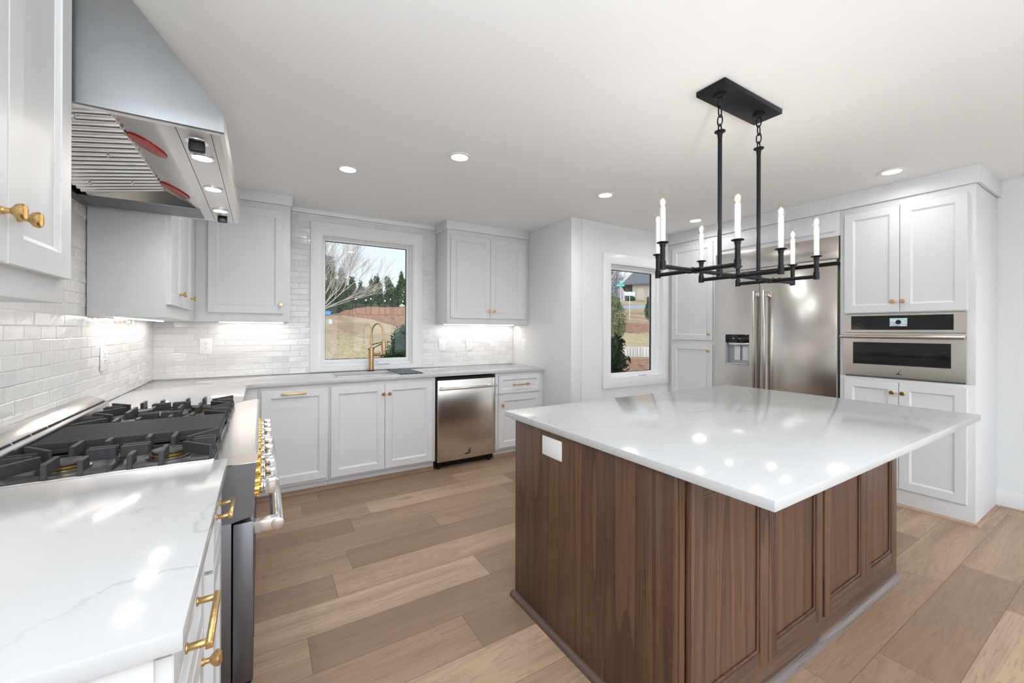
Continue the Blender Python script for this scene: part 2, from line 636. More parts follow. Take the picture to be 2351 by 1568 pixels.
def tiled_wall(name, place, u0, u1, z0, z1, skip, back, seed):
    rnd = random.Random(seed)
    Q = tile_faces(u0, u1, z0, z1, skip, rnd)
    V, Fc, tone, mi = [], [], [], []
    for (a, b, za, zb), d, tn in Q:
        q = len(V)
        # grid of 3x3 with a softened lip round the edge
        us, zz = [a, a + .003, b - .003, b], [za, za + .003, zb - .003, zb]
        for j in range(4):
            for i in range(4):
                fu, fz = (us[i] - a) / (b - a), (zz[j] - za) / (zb - za)
                dep = d[0] * (1 - fu) * (1 - fz) + d[1] * fu * (1 - fz) + d[2] * fu * fz + d[3] * (1 - fu) * fz
                if i in (0, 3) or j in (0, 3): dep -= 0.0012
                V.append(place(us[i], zz[j], dep))
        for j in range(3):
            for i in range(3):
                Fc.append((q + j * 4 + i, q + j * 4 + i + 1, q + j * 4 + i + 5, q + j * 4 + i + 4))
                tone.append(tn)
                mi.append(0)
        ring = [0, 1, 2, 3, 7, 11, 15, 14, 13, 12, 8, 4]
        q2 = len(V)
        for k in ring:
            v = V[q + k]
            V.append(place(us[k % 4], zz[k // 4], 0.0))
        for k in range(12):
            Fc.append((q + ring[k], q2 + k, q2 + (k + 1) % 12, q + ring[(k + 1) % 12]))
            tone.append(tn)
            mi.append(0)
    # backing boxes
    for bx in back:
        x0, y0, zz0, x1, y1, zz1 = bx
        q = len(V)
        V += [(x0, y0, zz0), (x1, y0, zz0), (x1, y1, zz0), (x0, y1, zz0), (x0, y0, zz1), (x1, y0, zz1), (x1, y1, zz1), (x0, y1, zz1)]
        for f in ((0, 3, 2, 1), (4, 5, 6, 7), (0, 1, 5, 4), (1, 2, 6, 5), (2, 3, 7, 6), (3, 0, 4, 7)):
            Fc.append(tuple(q + i for i in f))
            tone.append(0.5)
            mi.append(1)
    o = raw(name, V, Fc, M['tile'])
    me = o.data
    me.materials.append(M['grout'])
    me.polygons.foreach_set('material_index', mi)
    bm = bmesh.new()
    bm.from_mesh(me)
    at = me.attributes.new('tone', 'FLOAT', 'FACE')
    at.data.foreach_set('value', tone)
    bm.free()
    return struct(o)


# window openings (x0, z0, x1, z1)
W1 = (0.489, 0.955, 1.393, 2.238)
W2 = (3.165, 0.800, 4.032, 2.052)
tiled_wall('wall_back', lambda u, z, d: (u, YB - d, z), XL + 0.001, XR, 0, 2.42,
           lambda u, z, a, b, za, zb: (0.40 < u < 1.48 and z < 2.34),
           [(XL - T, YB, 0, W1[0], YB + T, ZC), (W1[2], YB, 0, XR, YB + T, ZC), (W1[0], YB, 0, W1[2], YB + T, W1[1]), (W1[0], YB, W1[3], W1[2], YB + T, ZC),
            (XL + .001, YB - GR, .9155, W1[0], YB, 2.42), (W1[2], YB - GR, .9155, XR - .001, YB, 2.42), (W1[0], YB - GR, W1[3] + .05, W1[2], YB, 2.42)], 3)
tiled_wall('wall_left', lambda u, z, d: (XL + d, u, z), 0.75, YB - 0.009, 0, 2.40,
           lambda u, z, a, b, za, zb: False,
           [(XL - T, 0.75, 0, XL, YB, ZC), (XL, .751, .9155, XL + GR, YB - .009, 2.40)], 5)
struct(MB().box(XL - T, YF, 0, XL, 0.75, ZC).build('wall_left_near', M['paint'], smooth=False)).name = 'wall_left.001'
struct(MB().box(XR, YW, 0, XR + T, YB + T, ZC).build('wall_alcove', M['paint'], bevel=0.004))
struct(MB().box(XR + T, YW, 0, W2[0], YW + T, ZC).box(W2[2], YW, 0, XE, YW + T, ZC).box(W2[0], YW, 0, W2[2], YW + T, W2[1]).box(W2[0], YW, W2[3], W2[2], YW + T, ZC).build('wall_window', M['paint'], smooth=False))
struct(MB().box(XE, YF, 0, XE + T, YW + T, ZC).build('wall_right', M['paint'], smooth=False))
# wall behind the camera, with two wide patio openings
PO = [(-0.55, 1.9), (2.2, 4.6)]
b = MB().box(XL - T, YF - T, 0, PO[0][0], YF, ZC).box(PO[0][1], YF - T, 0, PO[1][0], YF, ZC).box(PO[1][1], YF - T, 0, XE + T, YF, ZC)
for a, c in PO: b.box(a, YF - T, 2.15, c, YF, ZC)
struct(b.build('wall_front', M['paint'], smooth=False))
for i, (a, c) in enumerate(PO):
    m = (a + c) / 2
    o = MB().frame(a, 0.001, m, 2.15, .07, .05, .1, .08, YF - .09, YF - .05).frame(m, 0.001, c, 2.15, .05, .07, .1, .08, YF - .09, YF - .05).build('window_%d' % (i + 3), M['vinyl'])
    struct(o)
    MB().box(a + .07, YF - .072, .1, m - .05, YF - .068, 2.07).box(m + .05, YF - .072, .1, c - .07, YF - .068, 2.07).build('pane', M['pane'], None, smooth=False).parent = o


def window(name, x0, z0, x1, z1, yw, cas, dep, glassr, crank, cov):
    """opening x0..x1, z0..z1 in a wall whose face is yw; casing outer rectangle cas; sash glass glassr at yw+dep"""
    root = thing(name, None, None, ((x0 + x1) / 2, yw, z0))
    root['kind'] = 'structure'
    t = cov
    MB().frame(cas[0], cas[1], cas[2], cas[3], x0 - cas[0], cas[2] - x1, z0 - cas[1], cas[3] - z1, yw - t, yw - 0.0005).build('window_casing', M['trim'], root, bevel=0.002)
    # jamb liner and stepped vinyl frame
    e = 0.012
    MB().frame(x0 + .0005, z0 + .0005, x1 - .0005, z1 - .0005, e, e, e, e, yw - t + .002, yw + T).build('window_jamb', M['trim'], root, bevel=0.001)
    gx0, gz0, gx1, gz1 = glassr
    a = 0.35
    mx0, mx1 = x0 + e, x1 - e
    mz0, mz1 = z0 + e, z1 - e
    fx0, fx1 = mx0 + (gx0 - mx0) * a, mx1 - (mx1 - gx1) * a
    fz0, fz1 = mz0 + (gz0 - mz0) * a, mz1 - (mz1 - gz1) * a
    MB().frame(mx0, mz0, mx1, mz1, fx0 - mx0, mx1 - fx1, fz0 - mz0, mz1 - fz1, yw + dep - .045, yw + dep + .035).build('window_frame', M['vinyl'], root, bevel=0.002)
    sash = MB().frame(fx0, fz0, fx1, fz1, gx0 - fx0, fx1 - gx1, gz0 - fz0, fz1 - gz1, yw + dep - .022, yw + dep + .02).build('sash', M['vinyl'], root, bevel=0.003)
    gk = 0.004
    MB().frame(gx0, gz0, gx1, gz1, gk, gk, gk, gk, yw + dep - .010, yw + dep + .008).build('gasket', M['rubber'], sash)
    MB().box(gx0 + .001, yw + dep - .002, gz0 + .001, gx1 - .001, yw + dep + .002, gz1 - .001).build('pane', M['pane'], sash, smooth=False)
    cx, cz, cw = crank
    cr = MB().prism([(cx - cw / 2, cz), (cx + cw / 2, cz), (cx + cw / 2, cz + .022), (cx - cw / 2 + .012, cz + .026)], 'y', yw + dep - .075, yw + dep - .046).build('crank_cover', M['vinyl'], root, bevel=0.003)
    return root


window('window_1', *W1, YB, (0.393, 0.919, 1.487, 2.347), 0.085, (0.533, 1.029, 1.336, 2.195), (1.085, .972, .125), .024)
window('window_2', *W2, YW, (3.066, 0.708, 4.118, 2.146), 0.090, (3.265, 0.857, 3.925, 1.993), (3.74, .818, .13), .02)

# trims of the room
struct(MB().box(0.225, YB - .022, 2.421, 1.627, YB - .0095, ZC).build('trim_1', M['trim'], bevel=.001))
struct(MB().box(XE - .014, YF, 0, XE - .0005, 0.722, .14).build('baseboard_right', M['trim'], bevel=.002))
struct(MB().box(XR + T, YW - .014, 0.02, 4.14, YW - .0005, .14).build('baseboard_window', M['trim'], bevel=.002))


def shoe(name, pts, mats, h=.019, d=.019):
    """quarter round; pts = list of (axis, fixed, a0, a1, sign)"""
    for i, (ax, fx, a0, a1, sg) in enumerate(pts):
        prof = [(fx, 0)] + [(fx + sg * d * math.cos(t), h * math.sin(t)) for t in [math.pi / 2 * k / 6 for k in range(7)]]
        b = MB().prism(prof, ax, a0, a1)
        o = b.build(name if i == 0 else name, M[mats[i]])
        struct(o)


# ------------------------------------------------------------------ cabinet building blocks
def knob_mesh():
    b = MB()
    b.lathe([(0.0075, 0), (0.0075, 0.004), (0.0055, 0.007), (0.0055, 0.014), (0.010, 0.018), (0.0145, 0.022), (0.016, 0.026), (0.016, 0.030), (0.0135, 0.033), (0, 0.0335)], (0, 0, 0), (0, -1, 0), 20)
    b.box(-.0018, -.0355, -.012, .0018, -.033, .012)
    o = b.build('knob', M['brass'])
    me = o.data
    bpy.data.objects.remove(o)
    return me


KNOB = knob_mesh()


def pull_mesh(L):
    b = MB()
    b.box(-L / 2, -.038, -.006, L / 2, -.027, .006)
    for s in (-1, 1): b.cyl((s * (L / 2 - .012), 0, 0), (s * (L / 2 - .012), -.03, 0), .0062, 12)
    for s in (-1, 1): b.cyl((s * (L / 2 - .012), 0, 0), (s * (L / 2 - .012), -.003, 0), .009, 12)
    o = b.build('pull', M['brass'], bevel=.0012)
    me = o.data
    bpy.data.objects.remove(o)
    return me


PULLS = {}


def door(parent, name, x0, z0, x1, z1, y=0.0, rail=.058, t=.02, bev=.012, rec=.009, mat=None, flat=False):
    """shaker door in the cabinet's local frame: front face at y-t, back at y"""
    b = MB()
    yf = y - t
    if flat:
        b.box(x0, yf, z0, x1, y, z1)
        return b.build(name, mat or M['white'], parent, bevel=.002, local=True)
    bm = b.bm

    def ring(i, yy):
        return [bm.verts.new(p) for p in ((x0 + i, yy, z0 + i), (x1 - i, yy, z0 + i), (x1 - i, yy, z1 - i), (x0 + i, yy, z1 - i))]
    rs = [ring(0, y), ring(0, yf + .002), ring(.002, yf), ring(rail, yf), ring(rail + .003, yf + .003), ring(rail + bev, yf + rec), ring(rail + bev + .0005, yf + rec + .0012)]
    bm.faces.new(rs[0])
    for A, B in zip(rs[:-1], rs[1:]):
        for k in range(4): bm.faces.new((A[k], A[(k + 1) % 4], B[(k + 1) % 4], B[k]))
    bm.faces.new(rs[-1])
    o = b.build(name, mat or M['white'], parent, local=True, smooth=False)
    return o


def add_knob(d, x, z, y=-.02, label=None):
    o = inst('knob', KNOB, d, (x, y, z))
    o['label'] = 'brass knob'
    return o


def add_pull(d, x, z, L, y=-.02):
    if L not in PULLS: PULLS[L] = pull_mesh(L)
    o = inst('pull', PULLS[L], d, (x, y, z))
    o['label'] = 'brass bar pull'
    return o


PI2 = math.pi / 2

# -------- sink run (faces -y): local frame = world shifted; loc.y = face frame plane 3.66
FY = 3.66


def base_carcass(c, x0, x1, dep, toe=True, toe_in=.045):
    MB().box(x0, 0, .088, x1, dep, .884).build('carcass', M['white'], c, bevel=.001, local=True)
    if toe: MB().box(x0, toe_in, .0, x1, dep, .088).build('toe_kick', M['white'], c, local=True)


c = thing('base_cabinet', 'white base cabinet left of the sink with one full-height front and brass bar handle', 'cabinet', (0, FY, 0))
base_carcass(c, -.020, .4765, .63)
d = door(c, 'pull_out_front', .002, .115, .462, .850)
add_pull(d, .218, .822, .175)
c = thing('sink_base_cabinet', 'white two-door base cabinet under the sink with paired brass knobs', 'cabinet', (0, FY, 0))
# carcass with open top bay for the sink bowl
b = MB().box(.478, 0, .088, 1.398, .018, .884).box(.478, .018, .088, .496, .63, .884).box(1.38, .018, .088, 1.398, .63, .884).box(.496, .018, .088, 1.38, .63, .106)
b.build('carcass', M['white'], c, bevel=.001, local=True)
MB().box(.478, .045, 0, 1.398, .63, .088).build('toe_kick', M['white'], c, local=True)
d = door(c, 'door', .492, .107, .9265, .849); add_knob(d, .909, .765)
d = door(c, 'door', .9295, .107, 1.365, .849); add_knob(d, .962, .765)
c = thing('drawer_base_cabinet', 'white base cabinet right of the dishwasher with one drawer above one door', 'cabinet', (0, FY, 0))
base_carcass(c, 2.046, 2.643, .63)
d = door(c, 'drawer_front', 2.078, .668, 2.595, .852, rail=.042); add_pull(d, 2.34, .757, .195)
d = door(c, 'door', 2.078, .111, 2.595, .648); add_knob(d, 2.112, .554)
c = thing('corner_base_cabinet', 'white corner base cabinet between the range and the sink run', 'cabinet', (0, 0, 0))
MB().prism([(XL + .011, 2.822), (-.125, 2.822), (-.125, 3.66), (-.0215, 3.66), (-.0215, 4.288), (XL + .011, 4.288)], 'z', .088, .884).build('carcass', M['white'], c, bevel=.001)
MB().prism([(XL + .011, 2.822), (-.17, 2.822), (-.17, 3.705), (-.0215, 3.705), (-.0215, 4.288), (XL + .011, 4.288)], 'z', 0, .088).build('toe_kick', M['white'], c)
MB().box(-.125, 2.85, .11, -.105, 3.60, .85).build('door', M['white'], c, bevel=.003)

# -------- dishwasher
DX0, DX1 = 1.416, 2.030
c = thing('dishwasher', 'stainless steel dishwasher between the white base cabinets', 'dishwasher', (1.72, FY, 0))
MB().box(1.4005, 3.665, .08, 2.0435, 4.28, .868).build('tub', M['dark'], c)
b = MB()
# gently bowed door
n = 14
poly = []
for i in range(n + 1):
    u = i / n
    poly.append((DX0 + (DX1 - DX0) * u, 3.640 - .006 * (1 - (2 * u - 1) ** 2)))
poly += [(DX1, 3.664), (DX0, 3.664)]
b.prism(poly, 'z', .074, .846)
dd = b.build('door', M['steelH'], c, bevel=.0025)
b = MB().cyl((DX0 + .012, 3.585, .770), (DX1 - .004, 3.585, .770), .0115, 20)
h = b.build('handle', M['steelT'], c, bevel=.001)
b = MB()
for x in (DX0 + .035, DX1 - .055):
    MB().prism([(x - .014, 3.636), (x + .014, 3.636), (x + .011, 3.590), (x - .011, 3.590)], 'z', .756, .786).build('handle_bracket', M['steelT'], c, bevel=.003)
b = MB().box(1.41, 3.70, .012, 2.035, 3.72, .074)
b.build('kick_plate', M['black'], c)
for x in (1.415, 1.96):
    MB().cyl((x + .03, 3.695, 0), (x + .03, 3.695, .074), .018, 12).build('foot', M['black'], c)


def emblem(parent, cx, cz, s, place):
    """dark sail shaped maker's mark"""
    b = MB()
    tri = [(.25, -.5), (.45, -.5), (.45, .5), (.25, .15)]
    sail = [(-.55, -.5), (.15, -.5), (.15, -.28), (-.3, -.28)]
    mid = [(.05, -.2), (.17, -.2), (.17, .05), (.05, -.12)]
    for pl in (tri, sail, mid):
        vs0 = [b.bm.verts.new(place(cx + p[0] * s, cz + p[1] * s, 0)) for p in pl]
        vs1 = [b.bm.verts.new(place(cx + p[0] * s, cz + p[1] * s, .0012)) for p in pl]
        b.bm.faces.new(vs0); b.bm.faces.new(vs1[::-1])
        for i in range(len(pl)): b.bm.faces.new((vs0[i], vs1[i], vs1[(i + 1) % len(pl)], vs0[(i + 1) % len(pl)]))
    o = b.build('emblem', M['dark'], parent)
    o['label'] = 'dark sail-shaped emblem'
    return o


emblem(c, 1.725, .146, .062, lambda u, v, d: (u, 3.6335 - d, v))

# -------- countertops
c = MB()
fil = [(-.09 + .06 - .06 * math.cos(t), 3.628 - .06 + .06 * math.sin(t)) for t in [PI2 * k / 6 for k in range(7)]]
outer = [(XL + .010, 2.816), (-.09, 2.816)] + fil + [(2.644, 3.628), (2.644, YB - .0102), (XL + .010, YB - .0102)]
SX0, SX1, SY0, SY1 = .565, 1.335, 3.785, 4.155
hole = [(SX0, SY0), (SX1, SY0), (SX1, SY1), (SX0, SY1)]
c.prism(outer, 'z', .8845, .914, holes=[hole])
tag(c.build('corner_countertop', M['quartz'], None, bevel=.0022), 'white quartz L-shaped countertop with the sink set in it, under the wall cabinets', 'countertop')
CYN = .716
c = MB().prism([(XL + .010, CYN), (-.09, CYN), (-.09, 1.594), (XL + .010, 1.594)], 'z', .8845, .914)
tag(c.build('near_countertop', M['quartz'], None, bevel=.0025), 'white quartz countertop nearest the camera, on the near side of the range', 'countertop')

# sink and drying rack
c = thing('kitchen_sink', 'white undermount sink set in the counter below the large window', 'sink', (.95, 3.97, .72))
b = MB().frame(SX0 - .012, SY0 - .012, SX1 + .012, SY1 + .012, .018, .018, .018, .018, .70, .884, 'z')
b.box(SX0 - .012, SY0 - .012, .69, SX1 + .012, SY1 + .012, .70)
b.build('bowl', plain('sink_ceramic', (.8, .79, .79), .25, nz=.01), c, bevel=.002)
MB().cyl((.95, 3.99, .7005), (.95, 3.99, .704), .045, 24).build('drain', M['chrome'], c)
c = thing('drying_rack', 'dark roll-up drying rack laid across the right end of the sink', 'drying rack', (1.2, 3.94, .914))
for i in range(13):
    x = 1.098 + i * .0165
    MB().cyl((x, 3.735, .9195), (x, 4.175, .9195), .0042, 8).build('rod', M['steelD'] if i % 3 else M['black'], c)
for ya in (3.732, 4.158): MB().box(1.092, ya, .9145, 1.30, ya + .02, .9175).build('end_strip', M['rubber'], c)

# faucet
FX, FYy = .935, 4.205
c = thing('kitchen_faucet', 'tall champagne bronze spring faucet standing behind the sink', 'faucet', (FX, FYy, .914))
MB().lathe([(.032, 0), (.032, .006), (.026, .010)], (FX, FYy, .9142)).build('base_ring', M['black'], c)
MB().lathe([(.0255, .010), (.0255, .150), (.0265, .151), (.0265, .205), (.0235, .208), (.0235, .232), (.012, .236)], (FX, FYy, .9142)).build('faucet_body', M['bronze'], c)
arc = []
hx, hy = .052, -.035       # half reach of the arch, forward and to the right
for k in range(0, 5): arc.append((FX, FYy, 1.148 + k * .028))
for k in range(1, 24):
    t = math.pi * k / 24
    arc.append((FX + hx * (1 - math.cos(t)), FYy + hy * (1 - math.cos(t)), 1.26 + .125 * math.sin(t)))
for k in range(0, 3): arc.append((FX + 2 * hx, FYy + 2 * hy, 1.26 - .022 * k))
MB().tube(arc, .0085, 12).build('hose', M['bronze'], c)
hp = Vector((FX + 2 * hx, FYy + 2 * hy, 0))
MB().lathe([(.012, 1.222), (.019, 1.218), (.019, 1.20), (.0225, 1.196), (.0225, 1.115), (.019, 1.110), (.019, 1.088), (.016, 1.084)], hp).build('spray_head', M['bronze'], c)
a1 = Vector((FX, FYy, 1.13)); a2 = Vector((hp.x, hp.y, 1.205))
b = MB().cyl(a1 + Vector((0, 0, .045)), a2, .0045, 8).cyl(a1, a2 - Vector((0, 0, .008)), .0045, 8).cyl((FX - .035, FYy, 1.13), (FX + .03, FYy, 1.135), .006, 8)
b.build('dock_arm', plain('dark_bronze', (.09, .055, .035), .35, .8), c)
b = MB().cyl((FX, FYy, 1.078), (FX + .075, FYy - .035, 1.078), .0165, 16)
b.cyl((FX + .075, FYy - .035, 1.078), (FX + .125, FYy - .058, 1.080), .006, 10)
b.build('lever', M['bronze'], c)

# -------- wall cabinets on the sink wall
UY = 3.963
UZ0, UZ1 = 1.388, 2.376


def crown(parent, x0, x1, z0=2.374, ret=True, dep=.02, side=(.014, .0), back=.325):
    MB().box(x0 - side[0], -dep, z0, x1 + side[1], back, ZC - .0005).build('crown_board', M['white'], parent, bevel=.001, local=True)


c = thing('wall_cabinet', 'white two-door wall cabinet right of the large window, with paired brass knobs', 'cabinet', (0, UY, 0))
MB().box(1.640, 0, UZ0, 2.6435, .325, UZ1 - .003).build('carcass', M['white'], c, bevel=.001, local=True)
d = door(c, 'door', 1.674, 1.450, 2.1395, 2.320); add_knob(d, 2.121, 1.530)
d = door(c, 'door', 2.1425, 1.450, 2.594, 2.320); add_knob(d, 2.180, 1.530)
crown(c, 1.640, 2.6435)
c = thing('wall_cabinet', 'white single-door wall cabinet in the corner, left of the large window', 'cabinet', (0, UY, 0))
MB().box(-.4345, 0, UZ0, .209, .325, UZ1 - .003).build('carcass', M['white'], c, bevel=.001, local=True)
d = door(c, 'door', -.356, 1.458, .160, 2.320); add_knob(d, .141, 1.533)
crown(c, -.4145, .209, side=(0, .014))

# -------- wall cabinets on the range wall (face +x): local x -> world y, local -y -> +x
UX = -.435
c = thing('wall_cabinet', 'white wall cabinet beyond the range hood, its plain side panel facing the camera', 'cabinet', (UX, 0, 0), PI2)
MB().box(2.81, 0, UZ0, YB - .0105, .298, UZ1 - .003).build('carcass', M['white'], c, bevel=.001, local=True)
d = door(c, 'door', 2.838, 1.458, 3.205, 2.320); add_knob(d, 3.13, 1.533)
d = door(c, 'door', 3.209, 1.458, 3.600, 2.320); add_knob(d, 3.55, 1.533)
crown(c, 2.81, 3.94, side=(.014, 0), back=.298)
c = thing('wall_cabinet', 'white wall cabinet on the near side of the range hood, partly out of frame', 'cabinet', (UX, 0, 0), PI2)
MB().box(.86, 0, UZ0 + .004, 1.500, .298, UZ1 - .003).build('carcass', M['white'], c, bevel=.001, local=True)
d = door(c, 'door', 1.177, 1.452, 1.482, 2.320); add_knob(d, 1.212, 1.548)
d = door(c, 'door', .873, 1.452, 1.173, 2.320); add_knob(d, 1.146, 1.548)
crown(c, .86, 1.500, side=(0, 0), back=.298)

# -------- near base cabinets (face +x)
NX = -.125
c = thing('base_cabinet', 'white drawer cabinet under the near countertop, nearest the camera, with a brass pull', 'cabinet', (NX, 0, 0), PI2)
MB().box(.738, 0, .088, 1.20, .60, .884).build('carcass', M['white'], c, bevel=.001, local=True)
MB().box(.745, .06, 0, 1.20, .60, .088).build('toe_kick', M['white'], c, local=True)
d = door(c, 'drawer_front', .750, .690, 1.105, .862, rail=.04); add_pull(d, .925, .80, .16)
d = door(c, 'door', .750, .110, 1.105, .680); add_knob(d, 1.075, .625)
c = thing('base_cabinet', 'white narrow drawer cabinet under the near countertop, right beside the range', 'cabinet', (NX, 0, 0), PI2)
MB().box(1.202, 0, .088, 1.592, .60, .884).build('carcass', M['white'], c, bevel=.001, local=True)
MB().box(1.202, .06, 0, 1.592, .60, .088).build('toe_kick', M['white'], c, local=True)
d = door(c, 'drawer_front', 1.335, .690, 1.585, .862, rail=.04); add_pull(d, 1.462, .80, .13)
d = door(c, 'door', 1.335, .110, 1.585, .680)

# ------------------------------------------------------------------ range
RY0, RY1 = 1.600, 2.808
c = thing('range_cooker', 'wide stainless gas range with brass-ringed knobs and cast iron grates', 'range', (-.35, 2.2, 0))
MB().box(XL + .012, RY0, .10, -.080, RY1, .886).build('range_body', M['steelD'], c, bevel=.002)
MB().box(XL + .06, RY0 + .02, .0, -.14, RY1 - .02, .10).build('kick_base', M['black'], c)
# bull-nosed front trim and control panel
nose = [(-.126, .908), (-.020, .921)] + [(-.020 + .013 * math.sin(t), .908 + .013 * math.cos(t)) for t in [PI2 * k / 5 for k in range(6)]] + [(-.012, .888), (-.126, .888)]
MB().prism(nose, 'y', RY0 - .002, RY1 + .002).build('front_trim', M['steelT'], c)
MB().prism([(-.080, .888), (-.012, .888), (-.022, .712), (-.080, .700)], 'y', RY0, RY1).build('control_panel', M['steelH'], c, bevel=.002)
# cooktop pan, side rims, backguard
b = MB().box(XL + .012, RY0, .8862, -.126, RY1, .902)
b.build('cooktop', M['enamel'], c, bevel=.002)
for ya in (RY0, RY1 - .012): MB().box(-.6415, ya, .9022, -.1265, ya + .012, .916).build('cooktop_rim', M['steelT'], c, bevel=.002)
MB().prism([(-.118, .8855), (-.013, .886), (-.0125, .880), (-.0225, .711), (-.080, .699), (-.118, .699)], 'y', RY0 - .0026, RY0 - .0002).build('end_panel', M['steelD'], c)
bgd = MB().prism([(XL + .012, .9025), (-.642, .9025), (-.648, .955), (-.651, .963), (-.663, .975), (-.700, .996), (XL + .012, .996)], 'y', RY0 + .0125, RY1 - .0125).build('backguard', M['steelT'], c, bevel=.002)
for k in range(9):
    ya = RY0 + .045 + k * .126
    b = MB().bm
    bb = MB()
    P = [(-.6545, .9672), (-.6595, .9722)]
    vs_ = [bb.bm.verts.new(q) for q in ((P[0][0], ya, P[0][1]), (P[0][0], ya + .108, P[0][1]), (P[1][0], ya + .108, P[1][1]), (P[1][0], ya, P[1][1]),
                                      (P[0][0] + .001, ya, P[0][1] + .0015), (P[0][0] + .001, ya + .108, P[0][1] + .0015), (P[1][0] + .001, ya + .108, P[1][1] + .0015), (P[1][0] + .001, ya, P[1][1] + .0015))]
    for f in ((0, 3, 2, 1), (4, 5, 6, 7), (0, 1, 5, 4), (1, 2, 6, 5), (2, 3, 7, 6), (3, 0, 4, 7)): bb.bm.faces.new([vs_[i] for i in f])
    bb.build('vent_slot', M['dark'], bgd)
# doors and handles
GAPY = 2.045
for ya, yb in ((RY0 + .002, GAPY - .002), (GAPY + .002, RY1 - .002)):
    dr = MB().box(-.0765, ya, .165, -.019, yb, .692).build('oven_door', M['steelD'], c, bevel=.004)
    dr['label'] = 'stainless oven door'
    MB().box(-.0195, ya + .06, .27, -.0178, yb - .06, .56).build('oven_window', M['blackglass'], dr)
    hl = MB()
    hl.box(-.020, ya + .010, .644, .052, ya + .046, .684).box(-.020, yb - .046, .644, .052, yb - .010, .684)
    hl.prism([(.050 + .020 * math.cos(t), .664 + .020 * math.sin(t)) for t in [2 * math.pi * k / 16 for k in range(16)]], 'y', ya + .006, yb - .006)
    hl.build('door_handle', M['steelT'], dr, bevel=.002)
    MB().cyl((.050, yb - .0058, .664), (.050, yb - .0035, .664), .0185, 16).build('handle_end_ring', M['black'], dr)
MB().box(-.0765, RY0 + .004, .115, -.022, RY1 - .004, .158).build('bottom_panel', M['steelD'], c, bevel=.003)


def bezel_mesh():
    b = MB()
    pts = []
    n = 72
    prof = []
    for r, h in ((.033, .0), (.033, .013), (.030, .017), (.022, .019)): prof.append((r, h))
    rings = []
    for r, h in prof:
        rings.append([b.bm.verts.new(((h), (r + (.0020 * math.cos(12 * t) if r > .03 else 0)) * math.cos(t), (r + (.0020 * math.cos(12 * t) if r > .03 else 0)) * math.sin(t))) for t in [2 * math.pi * k / n for k in range(n)]])
    for A, B in zip(rings[:-1], rings[1:]):
        for k in range(n): b.bm.faces.new((A[k], A[(k + 1) % n], B[(k + 1) % n], B[k]))
    b.bm.faces.new(rings[0]); b.bm.faces.new(rings[-1])
    o = b.build('knob_bezel', M['gold']); me = o.data; bpy.data.objects.remove(o)
    b = MB().lathe([(.022, .018), (.022, .024), (.019, .026), (.019, .031)], (0, 0, 0), (1, 0, 0), 24)
    b.box(.031, -.011, -.027, .062, .011, .027)
    o = b.build('control_knob', M['chrome'], bevel=.003); me2 = o.data; bpy.data.objects.remove(o)
    return me, me2


BEZ, CKN = bezel_mesh()
tilt = math.atan2(.010, .176)
for k in range(10):
    y = RY0 + .058 + k * .1195
    bz = inst('knob_bezel', BEZ, c, Vector((-.0170, y, .788)) - Vector((-.35, 2.2, 0)), (0, tilt, 0))
    bz['label'] = 'fluted brass knob ring'
    kn = inst('control_knob', CKN, bz, (0, 0, 0), (R(90) if k in (3, 6) else 0, 0, 0))
    kn['label'] = 'chrome control knob'


# grates: three pairs of burner grates and a ribbed griddle
def bar(b, x0, y0, x1, y1, z0=.925, z1=.951, wd=.010):
    d = Vector((x1 - x0, y1 - y0, 0)); L = d.length; d.normalize()
    nrm = Vector((-d.y, d.x, 0)) * wd / 2
    p = [Vector((x0, y0, 0)) + nrm, Vector((x0, y0, 0)) - nrm, Vector((x1, y1, 0)) - nrm, Vector((x1, y1, 0)) + nrm]
    lo = [b.bm.verts.new((q.x, q.y, z0)) for q in p]; hi = [b.bm.verts.new((q.x, q.y, z1)) for q in p]
    b.bm.faces.new(lo); b.bm.faces.new(hi)
    for i in range(4): b.bm.faces.new((lo[i], hi[i], hi[(i + 1) % 4], lo[(i + 1) % 4]))


def burner_grate(y0, y1, xs):
    """one grate casting spanning y0..y1 with two burner openings along x"""
    b = MB()
    xa, xb = xs
    ym, xm = (y0 + y1) / 2, (xa + xb) / 2
    hh = (y1 - y0) / 2
    cs = ((xa + xm) / 2, (xm + xb) / 2)
    za, zb = .921, .956
    # low frame that carries the fingers
    for y in (y0 + .004, y1 - .004): bar(b, xa, y, xb, y, .9035, .915, .007)
    for x in (xa, xm, xb): bar(b, x, y0 + .004, x, y1 - .004, .9035, .915, .007)
    for cx, sx in ((cs[0], -1), (cs[1], 1)):
        xe = xa if sx < 0 else xb
        # twin bars running to the middle of the grate
        for q in (-.013, .013):
            bar(b, xm + sx * .005, ym + q, cx - sx * .050, ym + q, za, zb)
        # two short bars and two diagonals at the outer end
        for q in (-.016, .016):
            bar(b, xe, ym + q, xe - sx * .062, ym + q, za, zb, .009)
        for sy in (-1, 1):
            bar(b, xe, ym + sy * (hh - .008), cx + sx * .040, ym + sy * .034, za, zb)
        # fingers from both long sides
        for sy in (-1, 1):
            bar(b, cx, ym + sy * hh, cx, ym + sy * .052, za, zb, .013)
            bar(b, xm + sx * .052, ym + sy * hh, xm + sx * .052, ym + sy * (hh - .055), za, zb, .013)
            for x in (cx, xm + sx * .052): b.box(x - .0065, ym + sy * (hh - .002) - .006, .9022, x + .0065, ym + sy * (hh - .002) + .006, .925)
            b.box(xe - .006, ym + sy * (hh - .010) - .006, .9022, xe + .006, ym + sy * (hh - .010) + .006, .925)
        b.box(xe - .005, ym - .020, .9022, xe + .005, ym + .020, .925)
    b.box(xm - .006, ym - .020, .9022, xm + .006, ym + .020, .925)
    return b.build('burner_grate', M['iron'], c, bevel=.0018, seg=1)


